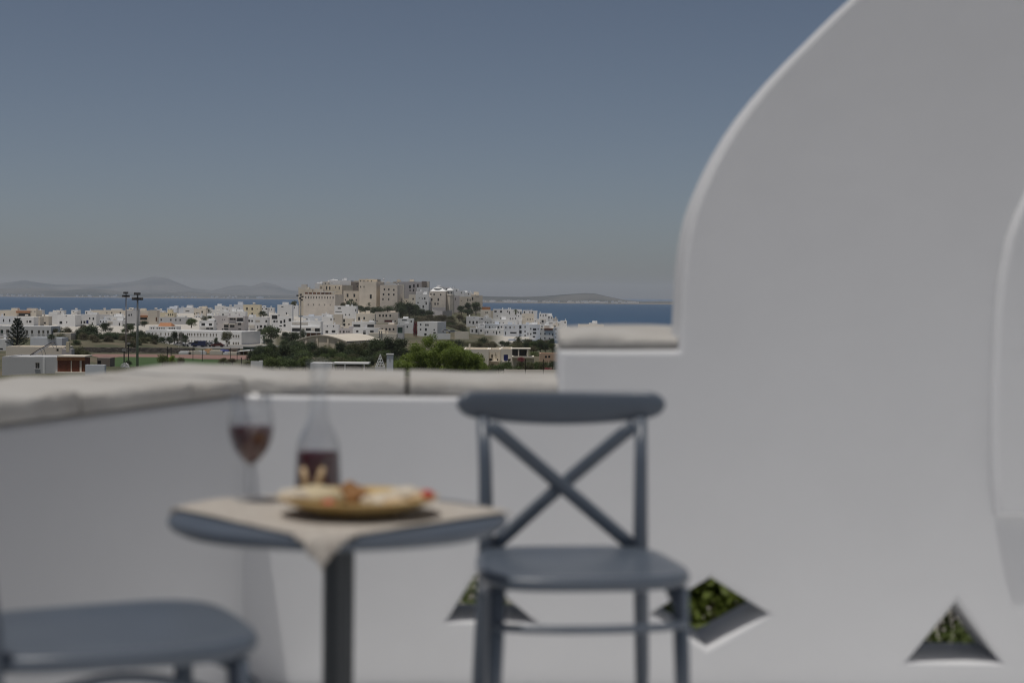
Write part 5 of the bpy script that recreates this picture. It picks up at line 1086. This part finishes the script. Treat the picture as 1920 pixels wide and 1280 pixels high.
pr = [(0, .001), (.040, .001), (.0465, .004), (.0465, .02), (.0435, .07), (.0425, .092), (.0400, .110), (.031, .130), (.0225, .147), (.0180, .165), (.0165, .19), (.0160, .225), (.0175, .245), (.0205, .260), (.0212, .266), (.0202, .266), (.0190, .258), (.0160, .244), (.0145, .225), (.0150, .19), (.0165, .165), (.021, .146), (.0295, .129), (.0385, .109), (.041, .092), (.042, .07), (.045, .02), (.045, .006), (0, .005)]
MB().lathe(pr, 56).build('carafe_body', glass, t, True)
auto_smooth(MB().lathe([(0, .006), (.0440, .007), (.0440, .02), (.0412, .07), (.0403, .089), (.039, .0905), (0, .0905)], 56).build('red_wine', wine_m, t), 60)

PX_, PY_ = -.276, 3.085; PZ = CT
t = thing('serving_plate', 'wide ochre yellow plate heaped with cheese on the lace cloth', 'plate', (PX_, PY_, PZ))
auto_smooth(MB().lathe([(0, .0), (.075, .0), (.08, .004), (.105, .012), (.130, .022), (.143, .030), (.1455, .033), (.143, .0345), (.128, .0275), (.10, .0175), (.07, .012), (0, .011)], 72).build('dish', plate_m, t), 40)


def food(name, label, cat, px, py, Y, r, m, seed, amp=.22, flat=.35, group=None, rot=0):
    p = at(px, py, Y); d = math.hypot(p.x - PX_, Y - PY_); zz = PZ + .0125 + max(0, (d - .06) * .23) + r[2] * .62
    o = MB().lump((0, 0, 0), r, seed, amp, flat).build(name, m, None, True); o.location = (p.x, Y, zz); o.rotation_euler = (0, 0, rot); return tag(o, label, cat, group)


food('cheese_wedge', 'large cream cheese wedge at the left of the plate', 'cheese', 590, 915, 3.08, (.056, .042, .021), butter, 4, .15, .3)
food('cheese_wedge', 'paler cheese wedge leaning behind the cream one', 'cheese', 555, 920, 3.06, (.034, .030, .015), cheese, 14, .2, .3)
food('rusk', 'brown barley rusk between the cheeses', 'bread', 668, 915, 3.10, (.030, .028, .020), crust, 5, .25, .3)
food('rusk', 'darker brown rusk crumb behind the white cheese', 'bread', 655, 915, 3.16, (.020, .020, .020), crust, 15, .25, .3)
food('cheese_crumble', 'soft white cheese mound in the middle of the plate', 'cheese', 715, 915, 3.07, (.036, .034, .016), cheese, 6, .3, .3)
food('cheese_crumble', 'white cheese mound at the right of the plate', 'cheese', 762, 912, 3.09, (.034, .036, .019), cheese, 7, .3, .3)
food('tomato_piece', 'red tomato slice before the cream cheese wedge', 'tomato', 616, 925, 3.005, (.013, .010, .009), tomato, 8, .2, .2)
food('tomato_piece', 'red pepper slice at the right rim of the plate', 'tomato', 801, 916, 3.06, (.014, .011, .012), tomato, 9, .2, .2)
food('bread_slice', 'toasted bread crust under the red pepper slice', 'bread', 785, 925, 3.07, (.026, .026, .011), bread, 10, .2, .2)
food('bread_slice', 'toasted bread crust before the white cheese', 'bread', 742, 928, 3.01, (.024, .018, .009), bread, 11, .2, .2)
for k, (xa, xb) in enumerate(((573, 568), (592, 606))):
    a_, b_ = at(xa, 912, 3.12), at(xb, 876, 3.13); o = MB().sweep([(0, 0, 0), (b_ - a_) * .5 + Vector((.001, 0, 0)), b_ - a_], [.0052, .006, .0045], n=10).build('bread_stick', bread, None, True); o.location = a_
    tag(o, ('short bread stick standing upright in the cream cheese', 'taller bread stick leaning to the right in the cream cheese')[k], 'bread stick')

# ------------------------------------------------------------------ air
hz = MB().box(-30000, -60, SEA - 31, 30000, 19500, 150).build('haze', None)
hm = bpy.data.materials.new('haze_air'); hm.use_nodes = True; N = hm.node_tree.nodes; N.remove(N['Principled BSDF'])
pv_ = N.new('ShaderNodeVolumePrincipled'); pv_.inputs['Color'].default_value = (.90, .935, .985, 1); pv_.inputs['Density'].default_value = 4.3e-5; pv_.inputs['Anisotropy'].default_value = .0
hm.node_tree.links.new(pv_.outputs[0], N['Material Output'].inputs['Volume']); hz.data.materials.append(hm); hz['kind'] = 'stuff'
